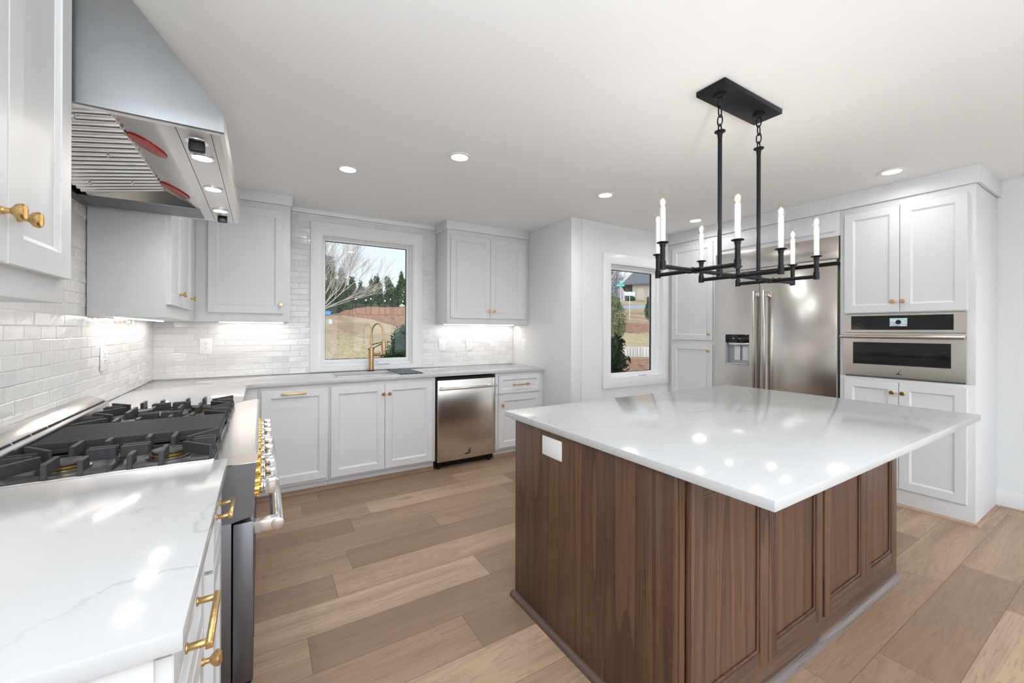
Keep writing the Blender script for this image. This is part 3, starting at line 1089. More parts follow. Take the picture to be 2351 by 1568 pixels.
GX = (-.630, -.135)
for (ya, yb) in ((RY0 + .018, 1.905), (2.235, 2.510), (2.514, RY1 - .018)):
    burner_grate(ya, yb, GX)
    for cx in (GX[0] + (GX[1] - GX[0]) * .25, GX[0] + (GX[1] - GX[0]) * .75):
        cy = (ya + yb) / 2
        bn = MB().lathe([(.060, 0), (.060, .006), (.048, .008)], (cx, cy, .9022)).build('burner', M['steelD'], c)
        MB().lathe([(.046, .0085), (.048, .010), (.048, .018), (.044, .019)], (cx, cy, .9022), seg=32).build('burner_ring', M['gold'], bn)
        MB().lathe([(.045, .0195), (.047, .021), (.045, .026), (.030, .028), (0, .028)], (cx, cy, .9022), seg=32).build('burner_cap', M['iron'], bn)
b = MB()
gy0, gy1 = 1.912, 2.228
b.box(GX[0] - .005, gy0, .918, GX[1], gy1, .932)
for k in range(15):
    y = gy0 + .012 + k * (gy1 - gy0 - .024) / 14
    bar(b, GX[0] - .004, y, GX[1] - .001, y, .931, .953, .0085)
b.box(GX[0] + .02, gy0 + .02, .9022, GX[0] + .04, gy1 - .02, .918).box(GX[1] - .04, gy0 + .02, .9022, GX[1] - .02, gy1 - .02, .918)
b.build('ribbed_griddle', M['iron'], c, bevel=.0016, seg=1)

# ------------------------------------------------------------------ range hood
HY0, HY1, HX, HZ = 1.513, 2.782, -.098, 1.922
c = thing('range_hood', 'stainless chimney range hood above the range, with lit lamps underneath', 'range hood', (-.42, (HY0 + HY1) / 2, HZ))
side = [(HX, HZ), (HX, HZ + .053), (-.307, 2.236), (-.488, ZC - .001), (XL + .012, ZC - .001), (XL + .012, HZ)]
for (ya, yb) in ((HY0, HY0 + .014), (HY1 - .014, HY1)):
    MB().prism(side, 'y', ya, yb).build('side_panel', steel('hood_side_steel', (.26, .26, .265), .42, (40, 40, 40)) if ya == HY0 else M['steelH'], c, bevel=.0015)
skin = [(HX, HZ), (HX, HZ + .053), (-.307, 2.236), (-.488, ZC - .001), (-.500, ZC - .001), (-.319, 2.230), (HX - .012, HZ + .047), (HX - .012, HZ)]
MB().prism(skin, 'y', HY0 + .0142, HY1 - .0142).build('front_panel', M['steelH'], c)
# underside: front light strip, back rail, end rail
MB().box(-.70, HY0 + .0142, HZ + .0005, HX - .0122, HY0 + .034, HZ + .004).build('lower_flange', M['steelS'], c)
fp = MB().box(-.262, HY0 + .0345, HZ + .001, HX - .0122, HY1 - .0142, HZ + .008).build('lamp_panel', M['steelS'], c, bevel=.001)
b = MB().box(-.1335, HY0 + .03, HZ + .0002, -.132, HY1 - .03, HZ + .0015).box(-.2185, HY0 + .03, HZ + .0002, -.217, HY1 - .03, HZ + .0015)
b.build('panel_seam', M['dark'], fp)
MB().box(XL + .012, HY0 + .0142, HZ + .001, -.700, HY1 - .0142, HZ + .025).build('back_rail', M['steelD'], c, bevel=.001)
# heat shield leaning back from the lamp panel, with two red round lamp covers
sx0, sz0, sx1, sz1 = -.275, HZ + .005, -.390, HZ + .060
YE = 2.555                       # far edge of the filter opening
hs = MB().prism([(sx0 + .0125, sz0 - .0015), (sx0, sz0), (sx1, sz1), (sx1 + .003, sz1 + .005), (sx0 + .0125, sz0 + .004)], 'y', HY0 + .0142, YE + .02).build('heat_shield', M['steelH'], c)
nrm = Vector((-(sz1 - sz0), 0, (sx1 - sx0))).normalized()
mid = Vector(((sx0 + sx1) / 2, 0, (sz0 + sz1) / 2))
tz = Vector((sx1 - sx0, 0, sz1 - sz0)).normalized()
for cy in (1.843, 2.374):
    b = MB()
    ring0, ring1 = [], []
    for k in range(40):
        t = 2 * math.pi * k / 40
        q = mid + Vector((0, cy + .058 * math.cos(t), 0)) + tz * (.058 * math.sin(t))
        ring0.append(b.bm.verts.new(q)); ring1.append(b.bm.verts.new(q + nrm * .005))
    b.bm.faces.new(ring0); b.bm.faces.new(ring1)
    for k in range(40): b.bm.faces.new((ring0[k], ring1[k], ring1[(k + 1) % 40], ring0[(k + 1) % 40]))
    o = b.build('heat_lamp_cover', M['red'], hs, bevel=.002)
    o['label'] = 'red round lamp cover'
# baffle filters: removable filters of half-round steel slats sloping up to the front
bx0, bz0, bx1, bz1 = -.664, HZ + .012, -.388, HZ + .064
yA, yB_ = HY0 + .016, YE - .055
nf = 3
for f in range(nf):
    ya = yA + (yB_ - yA) / nf * f + .002
    yb = yA + (yB_ - yA) / nf * (f + 1) - .002
    b = MB()
    ns = 7
    pit = (yb - ya) / ns
    for k in range(ns):
        yc = ya + (k + .5) * pit
        arcp = [(yc + pit * .36 * math.cos(t), pit * .34 * math.sin(t)) for t in [math.pi * q / 10 for q in range(11)]]
        A = [b.bm.verts.new((bx0, y, bz0 - z)) for y, z in arcp]
        B = [b.bm.verts.new((bx1, y, bz1 - z)) for y, z in arcp]
        for q in range(10): b.bm.faces.new((A[q], A[q + 1], B[q + 1], B[q]))
        b.bm.faces.new(A[::-1]); b.bm.faces.new(B)
        b.bm.faces.new((A[0], A[10], B[10], B[0]))
    bf = b.build('baffle_filter', M['steelP'], c)
    ym = (ya + yb) / 2
    for xl in (-.47, -.60):
        zl = bz0 + (bz1 - bz0) * (xl - bx0) / (bx1 - bx0) - .017
        b = MB().tube([(xl, ym + .012 * math.cos(t), zl - .004 + .009 * math.sin(t)) for t in [2 * math.pi * q / 14 for q in range(14)]], .0022, 6, closed=True)
        b.cyl((xl, ym, zl + .004), (xl, ym, zl + .012), .004, 8)
        b.build('filter_latch', M['chrome'], bf)
MB().prism([(bx0 - .005, bz0 + .012), (bx1, bz1 + .012), (bx1, bz1 + .018), (bx0 - .005, bz0 + .018)], 'y', HY0 + .0142, YE + .02).build('filter_backing', M['dark'], c)
# rim beyond the filters and the sloped end panel
MB().box(-.699, YE, HZ + .001, -.2625, HY1 - .0142, HZ + .006).build('end_rail', M['steelD'], c, bevel=.001)
b = MB()
b.bm.faces.new([b.bm.verts.new(q) for q in ((-.664, YE - .001, HZ + .004), (-.277, YE - .001, HZ + .004), (-.390, YE - .052, HZ + .062), (-.664, YE - .050, HZ + .012))])
r = bmesh.ops.extrude_face_region(b.bm, geom=b.bm.faces[:])
for e in r['geom']:
    if isinstance(e, bmesh.types.BMVert): e.co += Vector((0, .004, .005))
b.build('end_baffle', M['steelH'], c)
for k, y in enumerate((1.767, 2.140, 2.514)):
    lm = MB().lathe([(.036, 0), (.036, -.004), (.030, -.006), (.030, -.001)], (-.176, y, HZ + .001), (0, 0, 1), 28).build('hood_lamp', M['chrome'], c)
    MB().lathe([(0, -.0045), (.0285, -.0035), (.0285, 0)], (-.176, y, HZ + .001), (0, 0, 1), 28).build('lamp_lens', M['hoodlamp'], lm)
for y in (1.632, 2.640):
    kb = MB().lathe([(.030, 0), (.030, -.003), (.022, -.004)], (-.176, y, HZ + .001), (0, 0, 1), 24).build('hood_dial', M['chrome'], c)
    b = MB().box(-.197, y - .013, HZ - .032, -.155, y + .013, HZ - .003)
    b.build('dial_grip', M['black'], kb, bevel=.004)

# ------------------------------------------------------------------ tall cabinets and appliances on the right wall (faces -x): local x -> world -y
TX = 4.14


def tl(name, label, cat):
    return thing(name, label, cat, (TX, 0, 0), -PI2)


DEP = XE - TX - .001
c = tl('oven_tower_cabinet', 'tall white cabinet holding the built-in oven, at the right end of the run', 'cabinet')
# local x = -y ; face frame openings are left for the oven
b = MB()
b.box(-1.484, 0, 0, -.72, .018, .96).box(-1.484, 0, 1.466, -.72, .018, 2.338).box(-1.484, 0, .96, -1.446, .018, 1.466).box(-.766, 0, .96, -.72, .018, 1.466)
b.box(-1.484, .0185, 0, -1.466, DEP, 2.338).box(-.738, .0185, 0, -.72, DEP, 2.338).box(-1.466, .0185, .94, -.738, DEP, .958).box(-1.466, .0185, 1.468, -.738, DEP, 1.486)
b.build('carcass', M['white'], c, bevel=.0008, local=True)
d = door(c, 'door', -1.451, 1.474, -1.107, 2.286); add_knob(d, -1.141, 1.554)
d = door(c, 'door', -1.104, 1.474, -.757, 2.286); add_knob(d, -1.082, 1.554)
d = door(c, 'door', -1.451, .136, -1.1115, .938); add_knob(d, -1.142, .860)
d = door(c, 'door', -1.1085, .136, -.757, .938); add_knob(d, -1.082, .860)

c = tl('wall_oven', 'stainless built-in oven with a black glass control panel and a small lit screen', 'oven')
OY0, OY1 = -1.4525, -.7605
MB().box(-1.444, .001, .962, -.768, .55, 1.464).build('oven_body', M['steelD'], c, local=True)
b = MB()
b.prism([(OY0, 1.317), (OY1, 1.317), (OY1, 1.462), (OY0, 1.462)], 'y', -.024, -.0005, holes=[[(-1.401, 1.338), (-.820, 1.338), (-.820, 1.448), (-1.401, 1.448)]])
cp = b.build('control_panel', M['steelH'], c, local=True)
MB().box(-1.4005, -.022, 1.3385, -.8205, -.003, 1.4475).build('control_glass', M['blackglass'], cp, local=True)


def mat_screen():
    t = NT('oven_screen_picture')
    v = t.coords((1, 1, 1), 'Object')
    f = t.noise(v, 38, 4, .6, .8)
    col = t.ramp(f, [(.3, (.10, .17, .20)), (.5, (.35, .45, .48)), (.7, (.72, .80, .82))])
    t.b.inputs['Base Color'].default_value = (0, 0, 0, 1)
    t.l(col, t.b.inputs['Emission Color'])
    t.b.inputs['Emission Strength'].default_value = 0.75
    return t.m


scn = MB().box(-1.161, -.0232, 1.366, -1.061, -.0222, 1.427).build('screen', mat_screen(), cp, local=True, smooth=False)
MB().cyl((-1.111, -.0233, 1.3965), (-1.111, -.0242, 1.3965), .0165, 28).build('clock_dial', M['dark'], scn, local=True)
bb = MB()
bb.box(-1.363, -.0228, 1.388, -1.350, -.0223, 1.392).box(-1.363, -.0228, 1.380, -1.350, -.0223, 1.384)
bb.build('panel_mark', plain('dim_grey_print', (.08, .08, .08), .5), cp, local=True)
b = MB()
b.prism([(OY0, .974), (OY1, .974), (OY1, 1.313), (OY0, 1.313)], 'y', -.026, -.0005, holes=[[(-1.388, 1.066), (-.832, 1.066), (-.832, 1.240), (-1.388, 1.240)]])
od = b.build('oven_door', M['steelH'], c, local=True)
MB().box(-1.3875, -.024, 1.0665, -.8325, -.004, 1.2395).build('door_glass', M['blackglass'], od, local=True)
MB().cyl((-1.457, -.078, 1.284), (-.757, -.078, 1.284), .0135, 20).build('handle', M['steelV'], od, local=True)
for x in (-1.43, -.785): MB().box(x - .012, -.078, 1.276, x + .012, -.0262, 1.292).build('handle_bracket', M['steelT'], od, local=True)
bm_ = MB()
for pl in ([(-.022, -.010), (.022, -.010), (.012, -.004), (-.012, -.004)], [(-.004, -.002), (.002, -.002), (.002, .012), (-.004, .010)], [(.004, .026), (.014, .016), (.016, .018), (.006, .028)]):
    bm_.prism([(-1.108 + p[0], 1.008 + p[1]) for p in pl], 'y', -.0272, -.0262)
bm_.build('emblem', M['dark'], od, local=True)

c = tl('refrigerator', 'wide built-in stainless refrigerator with two doors and an ice dispenser', 'refrigerator')
RF0, RF1, RFM = -2.574, -1.4915, -2.116
MB().box(RF0, .030, .004, RF1, .60, 2.128).build('refrigerator_body', M['steelD'], c, local=True)
gr = MB().box(RF0, -.024, 1.938, RF1, .0295, 2.127).build('top_grille_panel', M['steelH'], c, local=True, bevel=.003)
MB().prism([(-.052, 1.908), (.0295, 1.908), (.0295, 1.936), (-.024, 1.936), (-.052, 1.928)], 'x', RF0, RF1 - .006).build('grille_lip', M['steelT'], c, local=True)
MB().box(RF0 + .002, .004, 1.880, RF1 - .002, .0295, 1.9075).build('hinge_gap', M['dark'], c, local=True)
DZ0, DZ1 = .105, 1.878
# freezer door with the dispenser recess
dq = (-2.457, .984, -2.215, 1.289)
b = MB().prism([(RF0, DZ0), (RFM - .002, DZ0), (RFM - .002, DZ1), (RF0, DZ1)], 'y', -.036, .0285, holes=[[(dq[0], dq[1]), (dq[2], dq[1]), (dq[2], dq[3]), (dq[0], dq[3])]])
fd = b.build('freezer_door', M['steelH'], c, local=True)
dz = MB().box(dq[0] + .0005, .0200, dq[1] + .0005, dq[2] - .0005, .0280, dq[3] - .0005)
dz.box(dq[0] + .0005, -.034, dq[1] + .0005, dq[0] + .010, .020, 1.205).box(dq[2] - .010, -.034, dq[1] + .0005, dq[2] - .0005, .020, 1.205)
ds = dz.build('dispenser', plain('dispenser_grey', (.42, .44, .47), .35, .3), fd, local=True, bevel=.001)
MB().box(dq[0] + .0005, -.0375, 1.206, dq[2] - .0005, .0195, dq[3] - .0005).build('dispenser_display', M['blackglass'], ds, local=True, bevel=.002)
MB().box(dq[0] + .035, -.036, 1.183, dq[2] - .004, .0, 1.2055).build('dispenser_visor', M['steelT'], ds, local=True, bevel=.002)
for xa in (-2.385, -2.300):
    MB().prism([(xa, 1.030), (xa + .060, 1.030), (xa + .060, 1.175), (xa, 1.175)], 'y', .002, .010).build('dispenser_paddle', plain('paddle_white', (.72, .72, .74), .35), ds, local=True, bevel=.002)
MB().box(dq[0] + .012, -.036, dq[1] + .002, dq[2] - .012, .018, dq[1] + .014).build('drip_tray', M['steelT'], ds, local=True, bevel=.001)
bq = MB()
for xx in (-2.385, -2.372, -2.318, -2.305): bq.box(xx, -.0382, 1.244, xx + .008, -.0376, 1.252)
bq.build('display_symbol', plain('pale_print', (.5, .5, .5), .5), ds, local=True)
rd = MB().box(RFM + .002, -.036, DZ0, RF1 - .004, .0285, DZ1).build('refrigerator_door', M['steelH'], c, local=True, bevel=.003)
for dd_, x in ((fd, -2.152), (rd, -2.060)):
    hb = MB()
    hb.box(x - .016, -.098, .55, x + .016, -.070, 1.712)
    hb.box(x - .016, -.0705, .56, x + .016, -.0362, .60).box(x - .016, -.0705, 1.66, x + .016, -.0362, 1.70)
    hb.build('handle', M['steelV'], dd_, local=True, bevel=.004)
MB().box(RF0 + .01, .045, .004, RF1 - .01, .06, .10).build('kick_grille', M['dark'], c, local=True)

c = tl('refrigerator_surround_cabinet', 'white cabinet framing the refrigerator, with one long panel above it', 'cabinet')
b = MB().box(-2.598, 0, 0, -2.5755, DEP, 2.338).box(-2.5755, 0, 2.131, -1.4855, DEP, 2.338)
b.build('carcass', M['white'], c, bevel=.001, local=True)
door(c, 'fascia_panel', -2.534, 2.170, -1.518, 2.288, flat=True)

c = tl('pantry_cabinet', 'tall narrow white pantry cabinet between the refrigerator and the small window, two stacked doors', 'cabinet')
MB().box(-3.178, 0, 0, -2.5985, DEP, 2.338).build('carcass', M['white'], c, bevel=.001, local=True)
d = door(c, 'door', -3.122, 1.222, -2.612, 2.288); add_knob(d, -2.645, 1.289)
d = door(c, 'door', -3.122, .136, -2.612, 1.178); add_knob(d, -2.648, 1.108)

b = MB().box(TX - .02, .70, 2.3385, TX + .0, 3.178, ZC - .0005).box(TX, .70, 2.3385, XE - .001, .7195, ZC - .0005)
tag(b.build('crown_moulding', M['white'], None, bevel=.001), 'flat white crown board above the pantry, refrigerator and oven cabinets', 'moulding')

# wood shoe mouldings along the floor
shoe('trim_2', [('y', TX, .701, 3.16, -1)], ['shoeY'])
shoe('trim_3', [('x', .72, TX - .019, XE - .02, -1)], ['shoeX'])
shoe('trim_4', [('y', XE - .0145, YF, .700, -1)], ['shoeY'])


def shoe_sink(name, x0, x1):
    o = MB().box(x0, 3.694, .0, x1, 3.7045, .034).build(name, M['shoeX'])
    struct(o)


shoe_sink('trim_5', -.16, 1.398)
shoe_sink('trim_6', 2.047, 2.643)

# ------------------------------------------------------------------ island
IX0, IX1, IY0, IY1 = 1.088, 2.932, .803, 1.737
c = thing('kitchen_island', 'dark stained oak island with four panelled doors, under a white quartz top', 'island', ((IX0 + IX1) / 2, 1.25, 0))
MB().box(IX0 + .006, IY0 + .002, .0, IX1, IY1, .8835).build('island_body', M['islandZ'], c)
# end boards
for a, b2 in ((1.1125, IY1), (IY0, 1.1115)):
    MB().box(IX0, a, .0, IX0 + .0055, b2, .8835).build('end_board', M['islandZ'], c, bevel=.001)
# face frame
for xa, xb in ((IX0 + .0055, 1.118), (2.004, 2.026), (2.848, IX1)):
    MB().box(xa, IY0 - .006, .0, xb, IY0 + .0015, .8835).build('frame_stile', M['islandZ'], c)
for xa, xb in ((1.1185, 2.0035), (2.0265, 2.8475)):
    for za, zb in ((.0, .155), (.80, .8835)):
        MB().box(xa, IY0 - .006, za, xb, IY0 + .0015, zb).build('frame_rail', M['islandX'], c)
yd = IY0 - .0062
OX, OYl = (IX0 + IX1) / 2, 1.25
for x0, x1 in ((1.123, 1.5735), (1.5765, 2.004), (2.024, 2.4590), (2.4620, 2.846)):
    t0 = yd
    z0, z1 = .123, .862
    rl = .056
    dr = MB().box(x0 + rl - .004, t0 - .008, z0 + rl - .004, x1 - rl + .004, t0 - .001, z1 - rl + .004).build('door', M['islandZ'], c)
    for xa, xb in ((x0, x0 + rl), (x1 - rl, x1)):
        MB().box(xa, t0 - .02, z0, xb, t0, z1).build('door_stile', M['islandZ'], dr, bevel=.0015)
    for za, zb in ((z0, z0 + rl), (z1 - rl, z1)):
        MB().box(x0 + rl + .0002, t0 - .02, za, x1 - rl - .0002, t0, zb).build('door_rail', M['islandX'], dr, bevel=.0015)
    # ogee bead round the panel
    ix0, ix1, iz0, iz1 = x0 + rl + .0003, x1 - rl - .0003, z0 + rl + .0003, z1 - rl - .0003
    b = MB().frame(ix0, iz0, ix1, iz1, .010, .010, .010, .010, t0 - .016, t0 - .0085)
    b.build('bead', M['islandZ'], dr, bevel=.003)
# shoe moulding round the island
sh = MB()
for s_ in (0,):
    prof = [(IX0, 0)] + [(IX0 - .024 * math.cos(t), .024 * math.sin(t)) for t in [PI2 * k / 6 for k in range(7)]]
    sh.prism(prof, 'y', IY0 - .03, IY1 + .012)
sh.build('shoe_moulding', M['islandY'], c)
sh = MB()
yq = IY0 - .0062
prof = [(yq, 0)] + [(yq - .024 * math.cos(t), .024 * math.sin(t)) for t in [PI2 * k / 6 for k in range(7)]]
sh.prism(prof, 'x', IX0 - .02, IX1 + .014)
sh.build('shoe_moulding', wood('weathered_shoe', (.12, .095, .085), (.20, .16, .145), (.26, .22, .20), 'x'), c)
tp = MB().box(1.0670, .5130, .8842, 3.0490, 1.8060, .914)
tag(tp.build('island_countertop', M['quartz'], None, bevel=.003), 'white quartz slab with grey veins on top of the dark wood island', 'countertop')
pl = thing('outlet_plate', 'square blank white wall plate on the end of the dark wood island', 'outlet', (IX0, 1.432, .812))
MB().box(IX0 - .006, 1.364, .770, IX0 - .0003, 1.501, .855).build('plate', M['plastic'], pl, bevel=.002)


# ------------------------------------------------------------------ wall plates
def outlet(label, place, cx, cz, kind, rz, loc, w_=.078, h_=.125):
    """plate in local frame facing -y"""
    c = thing('wall_outlet' if kind == 'duplex' else 'light_switch', label, 'outlet' if kind == 'duplex' else 'switch', loc, rz)
    MB().box(-w_ / 2, -.006, -h_ / 2, w_ / 2, -.0003, h_ / 2).build('plate', M['plastic'], c, bevel=.002, local=True)
    if kind == 'duplex':
        for s in (-1, 1):
            rc = MB().cyl((0, -.0062, s * .0195), (0, -.0085, s * .0195), .0165, 20).build('receptacle', M['plastic'], c, local=True)
            bb = MB().box(-.0075, -.0092, s * .0195 + .001, -.0055, -.0086, s * .0195 + .010).box(.0055, -.0092, s * .0195 + .001, .0075, -.0086, s * .0195 + .009)
            bb.cyl((0, -.0086, s * .0195 - .008), (0, -.0092, s * .0195 - .008), .0026, 8)
            bb.build('slot', M['dark'], rc, local=True)
    else:
        MB().box(-.005, -.0075, -.013, .005, -.0062, .013).build('switch_slot', M['plastic'], c, local=True)
        MB().box(-.004, -.016, -.003, .004, -.0076, .009).build('toggle', M['plastic'], c, local=True, bevel=.001)
    return c


TY = YB - .0085
outlet('white duplex outlet on the tiled wall left of the large window', None, 0, 0, 'duplex', 0, (-.397, TY, 1.182), .088, .132)
outlet('white toggle switch on the tiles just right of the large window', None, 0, 0, 'switch', 0, (1.718, TY, 1.166), .08, .138)
outlet('white duplex outlet on the tiles under the right wall cabinet', None, 0, 0, 'duplex', 0, (2.051, TY, 1.163), .08, .138)
outlet('white duplex outlet on the tiled range wall, beyond the range', None, 0, 0, 'duplex', PI2, (XL + .0085, 3.075, 1.165), .11, .13)
outlet('white outlet on the painted side wall at the right end of the sink counter', None, 0, 0, 'duplex', -PI2, (XR, 4.035, 1.158), .075, .135)

# ------------------------------------------------------------------ under-cabinet lights
def strip(label, p0, p1, wdt, z, grp):
    x0, y0 = p0; x1, y1 = p1
    c = thing('led_strip_light', label, 'light', ((x0 + x1) / 2, (y0 + y1) / 2, z), 0, 'warm light strips under the wall cabinets')
    if abs(x1 - x0) > abs(y1 - y0): b = MB().box(x0, y0 - .006, z - .007, x1, y0 + .006, z - .0005)
    else: b = MB().box(x0 - .006, y0, z - .007, x0 + .006, y1, z - .0005)
    b.build('diffuser', M['strip'], c)
    ld = bpy.data.lights.new('strip_light', 'AREA')
    ld.shape = 'RECTANGLE'
    L = max(abs(x1 - x0), abs(y1 - y0))
    ld.size, ld.size_y = (L, .012) if abs(x1 - x0) > abs(y1 - y0) else (.012, L)
    ld.energy = STRIP_W * L / .6
    ld.color = (1.0, .93, .87)
    lo = bpy.data.objects.new('strip_light', ld)
    COL.objects.link(lo)
    lo.parent = c
    lo.location = (0, 0, -.009)
    return c


strip('warm light strip under the wall cabinet right of the large window', (1.70, 4.20), (2.60, 4.20), .012, UZ0, None)
strip('warm light strip under the corner wall cabinet left of the large window', (-.30, 4.20), (.17, 4.20), .012, UZ0, None)
strip('warm light strip under the wall cabinet beyond the range hood', (-.64, 2.86), (-.64, 4.05), .012, UZ0, None)
strip('warm light strip under the wall cabinet nearest the camera', (-.64, .90), (-.64, 1.46), .012, UZ0 + .004, None)

# ------------------------------------------------------------------ recessed downlights
def can_light(x, y, label, k=1.0):
    c = thing('recessed_downlight', label, 'ceiling light', (x, y, ZC), 0, 'recessed downlights in the ceiling')
    rim = MB().lathe([(.052, -.001), (.075, -.001), (.077, -.004), (.075, -.007), (.055, -.0075), (.052, -.004)], (x, y, ZC), (0, 0, 1), 36)
    rim.build('trim_ring', M['trim'], c)
    MB().lathe([(0, -.0055), (.0515, -.0045), (.0515, -.001)], (x, y, ZC), (0, 0, 1), 36).build('lens', M['can'], c)
    ld = bpy.data.lights.new('downlight', 'AREA')
    ld.shape = 'DISK'
    ld.size = .10
    ld.energy = CAN_W * k
    ld.spread = R(165)
    ld.color = (.95, .98, 1.0)
    lo = bpy.data.objects.new('downlight', ld)
    COL.objects.link(lo)
    lo.parent = c
    lo.location = (0, 0, -.012)


can_light(.519, 3.07, 'round recessed downlight over the sink counter, leftmost on the ceiling')
can_light(1.105, 2.466, 'round recessed downlight second from the left, nearest the middle of the room')
can_light(2.454, 2.511, 'round recessed downlight before the small window, above the black lamp')
can_light(3.805, 2.600, 'round recessed downlight in front of the pantry cabinet, smallest in view', .5)
can_light(3.810, 1.064, 'round recessed downlight in front of the oven tower, rightmost on the ceiling', .35)
for i, (x, y, d) in enumerate(((.6, -1.2, 'left of the patio doors'), (2.1, -1.2, 'between the patio doors'), (3.8, -.6, 'right of the room behind the camera'), (1.2, -2.6, 'before the left patio door'), (3.4, -2.6, 'before the right patio door'))):  # extra downlights out of view, added to light the room more evenly
    can_light(x, y, 'added unseen recessed downlight behind the camera, ' + d)

# ------------------------------------------------------------------ chandelier
CXc, CYc, ZA = 1.99, 1.13, 1.596
c = thing('chandelier', 'black linear chandelier with eight lit candle bulbs hanging over the island', 'chandelier', (CXc, CYc, ZC))
MB().box(1.762, 1.060, 2.437, 2.268, 1.203, ZC - .0005).build('canopy', M['black'], c, bevel=.002)
bar_r = .0095
b = MB().cyl((1.432, CYc, ZA), (2.535, CYc, ZA), bar_r, 14)
CRX = (1.645, 1.990, 2.335)
for x in CRX:
    b.cyl((x - .016, CYc, ZA), (x + .016, CYc, ZA), .0135, 14)
    for s in (-1, 1): b.cyl((x, CYc + s * .016, ZA), (x, CYc + s * .030, ZA), .0125, 14)
main = b.build('main_bar', M['black'], c)
HB = .195
for x in CRX:
    MB().cyl((x, CYc - HB, ZA), (x, CYc + HB, ZA), bar_r, 14).build('cross_bar', M['black'], c)
for x in (1.838, 2.178):
    rd_ = MB().cyl((x, CYc, ZA - .012), (x, CYc, 2.262), .0095, 14)
    rd_.cyl((x, CYc, ZA - .014), (x, CYc, ZA + .018), .014, 14)
    rd_.lathe([(.010, 2.235), (.012, 2.255), (.024, 2.262), (.024, 2.266), (.008, 2.270), (0, 2.272)], (x, CYc, 0))
    rod = rd_.build('stem', M['black'], c)
    MB().lathe([(.028, 2.437), (.028, 2.428), (.018, 2.424), (.008, 2.420), (0, 2.418)], (x, CYc, 0)).build('canopy_cup', M['black'], c)
    ch = MB()
    zt = 2.424
    zs = [zt - .002 - k * .042 for k in range(4)]
    for k, z in enumerate(zs):
        pts = []
        for q in range(20):
            t = 2 * math.pi * q / 20
            hx_, hz_ = .012 * math.cos(t), .026 * math.sin(t)
            pts.append((x + (hx_ if k % 2 else 0), CYc + (0 if k % 2 else hx_), z - .022 + hz_))
        ch.tube(pts, .0030, 8, closed=True)
    ch.build('chain', M['black'], c)
ends = [(1.432, CYc), (2.535, CYc)] + [(x, CYc + s * HB) for x in CRX for s in (-1, 1)]
# bulb meshes shared by all eight candles
mb_ = MB()
for s in (-1, 1):
    mb_.cyl((s * .003, 0, .008), (s * .004, 0, .034), .0016, 6)
    mb_.cyl((0, s * .003, .008), (0, s * .004, .034), .0016, 6)
o = mb_.build('filament', M['bulb']); FIL = o.data; bpy.data.objects.remove(o)
mb_ = MB().lathe([(.0085, 0), (.0125, .006), (.0165, .018), (.0175, .026), (.0155, .038), (.0105, .052), (.005, .063), (.0015, .069), (0, .070)], (0, 0, 0), seg=20)
o = mb_.build('bulb', M['bulbglass']); BLB = o.data; bpy.data.objects.remove(o)
mb_ = MB().cyl((0, 0, 0), (0, 0, .142), .0112, 18)
o = mb_.build('candle_sleeve', M['candle']); SLV = o.data; bpy.data.objects.remove(o)
mb_ = MB().lathe([(.0105, 0), (.0105, .082), (.0125, .084), (.0125, .094), (.0235, .0975), (.0245, .0995), (.023, .1015), (0, .103)], (0, 0, 0), seg=18)
mb_.lathe([(.0132, -.014), (.0132, .022)], (0, 0, 0), seg=14)
o = mb_.build('candle_cup', M['black']); CUP = o.data; bpy.data.objects.remove(o)
for (x, y) in ends:
    cu = inst('candle_cup', CUP, c, (x - CXc, y - CYc, ZA - ZC))
    sl = inst('candle_sleeve', SLV, c, (x - CXc, y - CYc, ZA + .1035 - ZC))
    bu = inst('bulb', BLB, c, (x - CXc, y - CYc, ZA + .2458 - ZC))
    inst('filament', FIL, bu, (0, 0, 0))
    ld = bpy.data.lights.new('bulb_light', 'POINT')
    ld.energy = BULB_W
    ld.color = (1, .95, .88)
    ld.shadow_soft_size = .012
    lo = bpy.data.objects.new('bulb_light', ld)
    COL.objects.link(lo)
    lo.parent = bu
    lo.location = (0, 0, .028)

# added uplighter lamps, unseen behind the camera, to brighten ceiling and room
for x, y, l, pw in ((-.25, -.95, 'left', 1.3), (2.1, -2.7, 'middle', .7), (3.6, -2.9, 'right', .3)):
    c = thing('added_uplighter', 'added unseen uplighter lamp behind the camera, ' + l + ' one of three', 'lamp', (x, y, 0), 0, 'added uplighter lamps behind the camera')
    MB().lathe([(.14, 0), (.14, .018), (.02, .03), (0, .03)], (x, y, 0), seg=32).build('base', M['black'], c)
    MB().cyl((x, y, .0305), (x, y, 1.14), .012, 14).build('pole', M['black'], c)
    MB().lathe([(.02, 1.141), (.08, 1.165), (.14, 1.215), (.165, 1.26), (.160, 1.26), (.135, 1.22), (.075, 1.175), (0, 1.16)], (x, y, 0), seg=36).build('bowl', M['steelD'], c)
    MB().lathe([(0, 1.230), (.125, 1.230), (.125, 1.226), (0, 1.226)], (x, y, 0), seg=32).build('diffuser', M['strip'], c)
    ld = bpy.data.lights.new('added_uplight', 'AREA')
    ld.shape = 'DISK'; ld.size = .24; ld.energy = UP_W * pw; ld.color = (.83, .925, 1.0)
    lo = bpy.data.objects.new('added_uplight', ld)
    COL.objects.link(lo)
    lo.parent = c
    lo.location = (0, 0, 1.236)
    lo.rotation_euler = (math.pi, 0, 0)

# hood lamps as real spots
for y in (1.767, 2.140, 2.514):
    ld = bpy.data.lights.new('hood_light', 'AREA')
    ld.shape = 'DISK'; ld.size = .05; ld.energy = HOOD_W; ld.color = (1, .95, .88)
    lo = bpy.data.objects.new('hood_light', ld)
    COL.objects.link(lo)
    lo.location = (-.176, y, HZ - .010)

# ------------------------------------------------------------------ outdoors
SY_, CYw = math.sin(YAW), math.cos(YAW)


